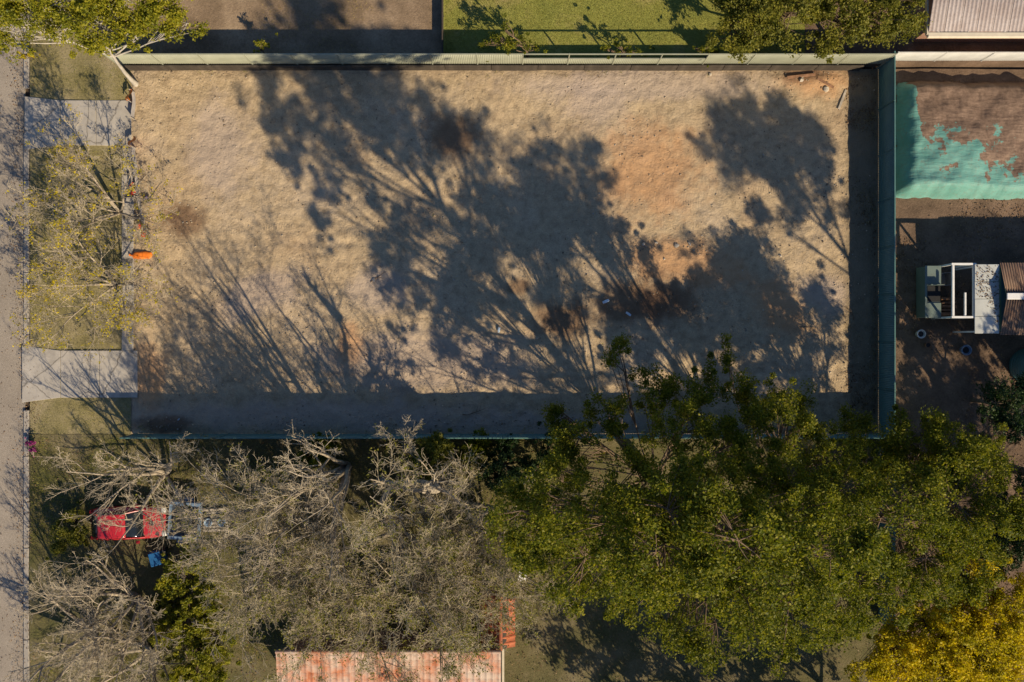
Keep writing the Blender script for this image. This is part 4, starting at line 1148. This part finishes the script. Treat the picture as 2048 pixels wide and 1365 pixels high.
me = bpy.data.meshes.new('bags'); bm_.to_mesh(me); bm_.free(); me.materials.append(M['black'])
for p in me.polygons: p.use_smooth = True
o = link('load_cover', me, None, tr_.location); o.rotation_euler = tr_.rotation_euler
tag(o, 'crumpled black plastic sheet heaped in the blue grey trailer', 'plastic sheet')

# pallet with two pale blue tubs
pa = A(432, 1040, 0.15)
t = empty('pallet', (pa.x, pa.y, 0), R(3)); tag(t, 'weathered pale timber pallet on the grass beside the trailer', 'pallet')
for k in range(7): MB().box(-.70, .70, -.60 + k*.175, -.46 + k*.175, .12, .145).build('board', M['timber'], t, 0.004)
for k in (-.62, 0, .62): MB().box(k - .05, k + .05, -.6, .6, .02, .118).build('bearer', M['timber'], t)
for dx, lb in ((-.33, 'pale blue round tub on the pallet, nearer the trailer'), (.36, 'pale blue round tub on the pallet, farther from the trailer')):
    q = empty('tub', (pa.x + dx, pa.y - .08, .147)); tag(q, lb, 'tub', 'pale blue tubs on the pallet')
    MB().lathe([(.15, 0), (.20, .24), (.22, .25), (.19, .25), (.14, .04)], 20).build('pail', M['blue_pale'], q, smooth=True)
# blue wheelie bin
ba = A(312, 1118, 0.9)
t = empty('wheelie_bin', (ba.x, ba.y, 0), R(15)); tag(t, 'blue wheelie bin standing in the shade below the red car', 'bin')
bm_ = bmesh.new()
lo = [(-.20, -.22), (.20, -.22), (.20, .22), (-.20, .22)]; hi = [(-.27, -.30), (.27, -.30), (.27, .32), (-.27, .32)]
a = [bm_.verts.new((x, y, .06)) for x, y in lo]; b_ = [bm_.verts.new((x, y, .95)) for x, y in hi]
bm_.faces.new(a[::-1]); bm_.faces.new(b_)
for k in range(4): bm_.faces.new((a[k], a[(k+1) % 4], b_[(k+1) % 4], b_[k]))
me = bpy.data.meshes.new('body'); bmesh.ops.bevel(bm_, geom=bm_.edges[:], offset=.03, segments=2, affect='EDGES'); bm_.to_mesh(me); bm_.free(); me.materials.append(M['blue'])
link('body', me, t)
MB().box(-.30, .30, -.33, .36, .955, 1.02).build('lid', M['blue'], t, .025)
MB().tube([(-.24, .40, .93), (.24, .40, .93)], .02, 8).build('handle', M['blue'], t)
for sx in (-1, 1): MB().lathe([(.04, -.03), (.10, -.03), (.10, .03), (.04, .03)], 16).build('wheel', M['rubber'], t, loc=(sx*.28, .26, .10), rot=(0, R(90), 0))
# white bin by the wing
wa = A(1045, 1148, 0.8)
t = empty('white_bin', (wa.x, wa.y, 0), R(-10)); tag(t, 'narrow white plastic bin beside the red roof wing', 'bin')
MB().prism([(-.16, -.3), (.16, -.3), (.18, .3), (-.18, .3)], .03, .8).build('body', M['white'], t, .03)
MB().box(-.21, .21, -.35, .34, .805, .85).build('lid', M['white'], t, .02)
MB().box(-.19, -.02, .15, .3, .852, .88).build('handle', M['red_tape'], t, .01)

# ------------------------------------------------------------------ ground cover, litter, stones
def blades(name, n, rect, seed, mat, h=(0.05, 0.12), w=0.02, mask=None, z=0.0, clump=1, cs=0.1):
    rng = np.random.default_rng(seed)
    x0, x1, y0, y1 = xr(rect[0]), xr(rect[2]), yr(rect[3]), yr(rect[1])
    x = rng.uniform(x0, x1, n); y = rng.uniform(y0, y1, n)
    if mask is not None:
        k = mask(x, y, rng); x = x[k]; y = y[k]
    if clump > 1:
        x = np.repeat(x, clump) + rng.normal(0, cs, len(x)*clump); y = np.repeat(y, clump) + rng.normal(0, cs, len(y)*clump)
    k = (x > x0) & (x < x1) & (y > y0) & (y < y1); x = x[k]; y = y[k]
    m = len(x)
    az = rng.uniform(0, 2*np.pi, m); hh = rng.uniform(*h, m)
    zz = np.full(m, z)
    b = np.stack([x, y, zz], -1); sd = np.stack([np.cos(az), np.sin(az), np.zeros(m)], -1)
    az2 = rng.uniform(0, 2*np.pi, m); ln = rng.uniform(0.3, 1.2, m)
    tip = b + np.stack([np.cos(az2)*ln*hh, np.sin(az2)*ln*hh, hh], -1)
    v = np.stack([b - sd*w/2, b + sd*w/2, tip], 1).reshape(-1, 3)
    o = link(name, np_mesh(name, v, None, np.arange(m*3).reshape(-1, 3), mat))
    return tag(o, kind='stuff')

def nz_mask(seed, freq, thr):
    def f(x, y, rng): return fbm(x, y, seed, freq, 4) + rng.normal(0, 0.3, len(x)) > thr
    return f
def cut(*rects):
    """keep blades off slabs"""
    def g(x, y):
        k = np.ones(len(x), bool)
        for a, b_, c_, d_ in rects: k &= ~((x > xr(a)) & (x < xr(c_)) & (y < yr(b_)) & (y > yr(d_)))
        return k
    return g
vc = cut((45, 190, 280, 302), (45, 690, 290, 806))
tag(blades('verge_grass', 26000, (62, -40, 262, 1400), 101, M['grass'], (0.04, 0.11), 0.022, lambda x, y, r: vc(x, y) & nz_mask(7, 0.9, -0.25)(x, y, r)), 'patchy green grass growing on the verge between the road and the blocks', 'grass')
tag(blades('dry_grass', 22000, (62, -40, 262, 1400), 102, M['straw'], (0.03, 0.10), 0.02, lambda x, y, r: vc(x, y) & nz_mask(8, 0.8, 0.0)(x, y, r)), 'dry straw coloured grass mixed into the verge', 'grass')
tag(blades('lawn_grass', 60000, (893, -60, 1600, 131), 103, M['grass'], (0.03, 0.06), 0.02, None, NZ + 0.004), 'short mown green lawn behind the open bays of the pale fence', 'grass')
tag(blades('garden_grass', 90000, (62, 875, 1150, 1400), 104, M['grass'], (0.05, 0.16), 0.024, nz_mask(9, 0.6, -0.1), 0.0), 'rough green grass of the lower garden under the bare trees', 'grass')
tag(blades('weeds', 3200, (1688, 150, 1752, 860), 105, M['straw'], (0.05, 0.18), 0.018, nz_mask(10, 1.3, 0.25), 0.02, 3, 0.08), 'dry weeds in the dark strip along the teal side fence', 'weeds')

def lot_weed(x, y, rng):
    d = np.exp(-((y - yr(143))/0.35)**2) + np.exp(-((y - yr(862))/0.4)**2) + 0.5*np.exp(-((x - xr(285))/0.6)**2) + 0.03
    return rng.random(len(x)) < d*np.clip(0.3 + fbm(x, y, 19, 1.2, 3), 0, 1)
tag(blades('lot_weeds', 5000, (276, 141, 1690, 866), 106, M['grass'], (0.05, 0.16), 0.025, lot_weed, 0.03, 4, 0.07), 'sparse green weeds sprouting along the edges of the bare block', 'weeds')
tag(blades('yard_weeds', 9000, (265, -40, 886, 131), 107, M['straw'], (0.04, 0.12), 0.02, nz_mask(20, 0.8, 0.2), NZ), 'dry weeds scattered over the bare north yard', 'weeds')
def litter(name, n, rect, seed, mat, s=(0.05, 0.11), mask=None, z=0.02):
    rng = np.random.default_rng(seed)
    x = rng.uniform(xr(rect[0]), xr(rect[2]), n); y = rng.uniform(yr(rect[3]), yr(rect[1]), n)
    if mask is not None:
        k = mask(x, y, rng); x = x[k]; y = y[k]
    m = len(x)
    p = np.stack([x, y, np.full(m, z) + rng.uniform(0, 0.03, m)], -1)
    nr = norm(rng.normal(0, 0.45, (m, 3)) + np.array([0, 0, 1.0])); ax = norm(np.cross(nr, rng.normal(0, 1, (m, 3)))); sd = np.cross(nr, ax)
    L = rng.uniform(*s, (m, 1)); w = L*rng.uniform(0.3, 0.6, (m, 1))
    v = np.stack([p - ax*L/2, p + sd*w/2 + nr*0.01, p + ax*L/2, p - sd*w/2 + nr*0.01], 1).reshape(-1, 3)
    o = link(name, np_mesh(name, v, np.arange(m*4).reshape(-1, 4), None, mat))
    return tag(o, kind='stuff')
tag(litter('yard_leaf_litter', 16000, (1765, 160, 2120, 1300), 111, M['dead_leaf'], (0.06, 0.14), nz_mask(12, 0.7, -0.3), 0.03), 'brown fallen leaves over the side yard', 'leaf litter')
tag(litter('fence_leaf_litter', 5200, (1690, 145, 1750, 862), 112, M['dead_leaf'], (0.05, 0.12), nz_mask(13, 1.0, -0.1), 0.05), 'fallen leaves and bark along the foot of the teal side fence', 'leaf litter')
tag(litter('garden_leaf_litter', 14000, (62, 875, 1757, 1400), 113, M['dead_leaf'], (0.05, 0.12), nz_mask(14, 0.6, 0.0), 0.05), 'brown fallen leaves over the lower garden', 'leaf litter')
tag(litter('gutter_litter', 5000, (22, -20, 80, 1390), 115, M['dead_leaf'], (0.05, 0.12), lambda x, y, r: r.random(len(x)) < np.exp(-((x - xr(50) + 0.25*fbm(y, y*0.3, 16, 0.8, 3))/0.42)**2)*0.7, 0.02), 'brown leaves drifted along the kerb between road and verge', 'leaf litter')
tag(litter('road_leaf_litter', 700, (-20, -20, 46, 1390), 116, M['dead_leaf'], (0.05, 0.11), None, -0.118), 'scattered brown leaves on the worn road', 'leaf litter')
def lot_mask(x, y, rng):
    d = np.exp(-(((x - xr(1265))/2.2)**2 + ((y - yr(605))/1.2)**2)) + np.exp(-(((x - xr(1125))/1.6)**2 + ((y - yr(645))/1.0)**2)) + 0.5*np.exp(-((y - yr(845))/0.5)**2) \
        + np.exp(-(((x - xr(1620))/2.0)**2 + ((y - yr(160))/0.5)**2)) + 0.6*np.exp(-(((x - xr(330))/1.2)**2 + ((y - yr(700))/3)**2)) + 0.35*(x > xr(1400))
    return rng.random(len(x)) < 0.06 + d*0.7
tag(litter('lot_debris', 15000, (275, 142, 1690, 864), 114, M['dead_leaf'], (0.03, 0.09), lot_mask, 0.055), 'scattered bark chips and leaf scraps on the bare dirt block', 'debris')

def stones(name, n, seed, rect, size, mask=None, big=0.0):
    rng = np.random.default_rng(seed)
    x = rng.uniform(xr(rect[0]), xr(rect[2]), n); y = rng.uniform(yr(rect[3]), yr(rect[1]), n)
    if mask is not None:
        k = mask(x, y, rng); x = x[k]; y = y[k]
    m = len(x)
    s = size[0] + (size[1]-size[0])*rng.random(m)**3.5
    octv = np.array([[1, 0, 0], [0, 1, 0], [-1, 0, 0], [0, -1, 0], [0, 0, 0.8], [0, 0, -0.6]])
    v = octv[None]*s[:, None, None]*rng.uniform(0.55, 1.3, (m, 6, 1))
    a = rng.uniform(0, 2*np.pi, m); ca_, sa = np.cos(a), np.sin(a)
    vx = v[..., 0]*ca_[:, None] - v[..., 1]*sa[:, None]; vy = v[..., 0]*sa[:, None] + v[..., 1]*ca_[:, None]
    h = lot_h(x, y)
    v = np.stack([vx + x[:, None], vy + y[:, None], v[..., 2] + (h + s*0.25)[:, None]], -1).reshape(-1, 3)
    t0 = np.array([[0, 1, 4], [1, 2, 4], [2, 3, 4], [3, 0, 4], [1, 0, 5], [2, 1, 5], [3, 2, 5], [0, 3, 5]])
    tr3 = (t0[None] + (np.arange(m)*6)[:, None, None]).reshape(-1, 3)
    o = link(name, np_mesh(name, v, None, tr3, M['stone']))
    return tag(o, kind='stuff')
def st_mask(x, y, rng):
    d = np.exp(-((y - yr(490))/0.35)**2)*(np.abs(x - xr(1335)) < 2.0) + 0.7*np.exp(-(((x - xr(1640))/2.0)**2 + ((y - yr(160))/0.6)**2)) + 0.5*np.exp(-((y - yr(850))/0.5)**2) \
        + 0.3*np.clip(fbm(x, y, 15, 0.7, 4), 0, 1)
    return rng.random(len(x)) < 0.03 + d*np.clip(0.6 + 0.6*fbm(x, y, 17, 1.6, 3), 0.1, 1)
tag(stones('gravel', 70000, 121, (275, 142, 1750, 864), (0.010, 0.065), st_mask), 'small stones and clods strewn over the bare dirt block', 'stones')

tag(litter('awning_leaf_litter', 420, (1906, 538, 1949, 666), 117, M['dead_leaf'], (0.06, 0.13), nz_mask(18, 1.6, -0.2), 2.105), 'brown leaves lying on the pale grey shed awning', 'leaf litter')
for px, py, r_, h_, m_, lb in ((1836, 668, .22, .34, 'rail_white', 'pale round garden pot between the teal side fence and the grey green cabinet'), (1852, 690, .17, .26, 'timber_brown', 'small brown garden pot below the grey green cabinet'), (1925, 700, .26, .36, 'blue_steel', 'blue grey round garden pot below the grey awning')):
    t = empty('garden_pot', W(px, py, 0.02)); tag(t, lb, 'pot', 'garden pots in the side yard')
    MB().lathe([(r_*.7, 0), (r_*.95, h_*.92), (r_*1.06, h_*.92), (r_*1.06, h_), (r_*.9, h_), (r_*.85, h_*.8)], 18).build('pot', M[m_], t, smooth=False)
    MB().lathe([(r_*.84, h_*.78), (r_*.3, h_*.84)], 14).build('soil', M['black'], t)
# separate pieces lying on the block
def on_lot(px, py):
    w = W(px, py); h = float(lot_h(np.array([w.x]), np.array([w.y]))[0]); return Vector((w.x, w.y, h))
def rock(px, py, s, seed, label):
    bm = bmesh.new(); bmesh.ops.create_icosphere(bm, subdivisions=2, radius=1)
    r = random.Random(seed)
    ax = [r.uniform(0.7, 1.2) for _ in range(3)]; ph = [r.uniform(0, 6) for _ in range(4)]
    for v in bm.verts:
        a = v.co.copy()
        k = 1 + 0.16*math.sin(4*a.x + ph[0]) + 0.14*math.sin(5*a.y + ph[1]) + 0.1*math.sin(6*a.z + ph[2])
        v.co = Vector((a.x*ax[0], a.y*ax[1], a.z*0.6*ax[2]))*k*s
    me = bpy.data.meshes.new('rock'); bm.to_mesh(me); bm.free(); me.materials.append(M['stone'])
    o = link('rock', me, None, on_lot(px, py) + Vector((0, 0, s*0.35)), (0, 0, r.uniform(0, 6)))
    tag(o, label, 'rock', 'larger rocks on the bare block')
for i, (x, y, s, lb) in enumerate([
    (1286, 489, .11, 'pale rock at the west end of the stone ridge'), (1312, 486, .09, 'small pale rock midway on the stone ridge'), (1352, 492, .12, 'largest rock on the stone ridge of orange clay'),
    (1378, 488, .10, 'pale rock at the east end of the stone ridge'), (1328, 518, .07, 'small lone rock on the orange clay below the ridge'), (748, 560, .09, 'dark rock beside the crack in the pale sand'),
    (1420, 150, .10, 'rock close to the sleeper wall right of centre'), (1560, 512, .08, 'small rock in the dappled shade above the sunny bank'), (1650, 180, .16, 'big pale rock among the rubble in the top right corner of the block'),
    (1600, 162, .13, 'brownish rock at the left end of the corner rubble')]):
    rock(x, y, s, 200 + i, lb)
def scrap(px, py, rz, s, label):
    v = []; q = []
    r = random.Random(int(px))
    for k in range(6):
        u = k/5
        for w in (-1, 0, 1):
            v.append(((u - .5)*s, w*s*.22*(1 - .4*abs(u - .5)), 0.03 + .05*r.random() + (.03 if w == 0 else 0)))
        if k:
            a = 3*(k-1); b = 3*k
            q += [(a, b, b+1, a+1), (a+1, b+1, b+2, a+2)]
    o = link('plastic_scrap', np_mesh('plastic_scrap', v, q, None, M['foil'], False), None, on_lot(px, py) + Vector((0, 0, .01)), (0, 0, rz))
    tag(o, label, 'litter', 'plastic scraps on the bare block')
scrap(1211, 603, 0.4, 0.36, 'pale crumpled plastic scrap at the left edge of the dark soil patch')
scrap(1256, 628, -0.6, 0.30, 'pale blue plastic scrap in the middle of the dark soil patch')
scrap(998, 660, 1.4, 0.28, 'thin blue plastic scrap in the dappled shade at mid block')
scrap(360, 838, 0.8, 0.14, 'tiny white plastic scrap in the fence shade near the street end')
def stick(px, py, rz, L, seed, label):
    rng = np.random.default_rng(seed)
    P = walk(rng, np.zeros((1, 3)), np.array([[1., 0, 0]]), np.array([L]), 7, 0, 0.22); P[..., 2] = 0.03 + 0.02*rng.random((1, 7))
    r0 = np.linspace(.022, .008, 7)[None]
    k = spawn(rng, P, r0, np.array([L]), 4, .2, .9, 30, 60, .45, 4, 0, .15); k[0][..., 2] = np.clip(k[0][..., 2], 0.02, 0.14)
    v, q = join([tubes(P, r0, 6), tubes(k[0], k[1], 4)])
    o = link('fallen_branch', np_mesh('fallen_branch', v, q, None, M['bark_brown'], True), None, on_lot(px, py), (0, 0, rz))
    tag(o, label, 'branch', 'fallen branches on the bare block')
stick(925, 828, -0.3, 1.3, 1, 'forked dark branch lying in the fence shade at mid block')
stick(1705, 640, 1.5, 1.0, 2, 'dry branch lying along the teal side fence')
stick(1600, 655, 0.6, 0.8, 3, 'small branch on the dappled ground near the side fence')
stick(742, 565, 0.9, 1.0, 4, 'thin curved branch on the pale sand at the shadow edge')
def board(px, py, rz, L, w, label, mat='timber_brown'):
    o = MB().box(-L/2, L/2, -w/2, w/2, 0, 0.035).build('scrap_board', M[mat], None, 0.006, loc=on_lot(px, py) + Vector((0, 0, 0.03)), rot=(R(3), R(2), rz))
    tag(o, label, 'board', 'scrap boards in the rubble corner')
board(1600, 154, 0.12, 1.5, .14, 'long brown scrap board parallel to the sleeper wall in the rubble corner')
board(1648, 168, -0.5, 1.0, .12, 'short brown scrap board lying askew in the rubble corner')
board(1683, 200, 1.2, 1.1, .12, 'grey scrap board pointing down beside the side fence shade', 'timber')
# tall dry grass stalks beside the south fence
for x, y, hgt, sd, lb in ((318, 874, 2.1, 1, 'tall pale dry grass stalk leaning over the south fence near the street'), (466, 876, 1.95, 2, 'tuft of dry stalks behind the south fence left of the bare stems')):
    rng = np.random.default_rng(sd)
    k = 3 if sd == 1 else 7
    t = empty('dry_stalk', W(x, y)); tag(t, lb, 'grass stalk')
    d = np.stack([rng.normal(-0.16, 0.12, k), rng.normal(0.06, 0.1, k), np.ones(k)], -1)
    P = walk(rng, rng.normal(0, .05, (k, 3))*np.array([1, 1, 0]), d, np.full(k, hgt)*rng.uniform(.85, 1.05, k), 7, -0.15, 0.05)
    v, q = tubes(P, np.linspace(.012, .006, 7)[None].repeat(k, 0), 4)
    link('stem', np_mesh('stem', v, q, None, M['straw']), t)
    C = np.concatenate([P[:, -1], P[:, -2]*.5 + P[:, -1]*.5, P[:, -2]])
    v, q = leaves(rng, C, 26, 0.10, 0.07, 0.02)
    link('seed_head', np_mesh('seed_head', v, q, None, M['straw']), t)['kind'] = 'stuff'
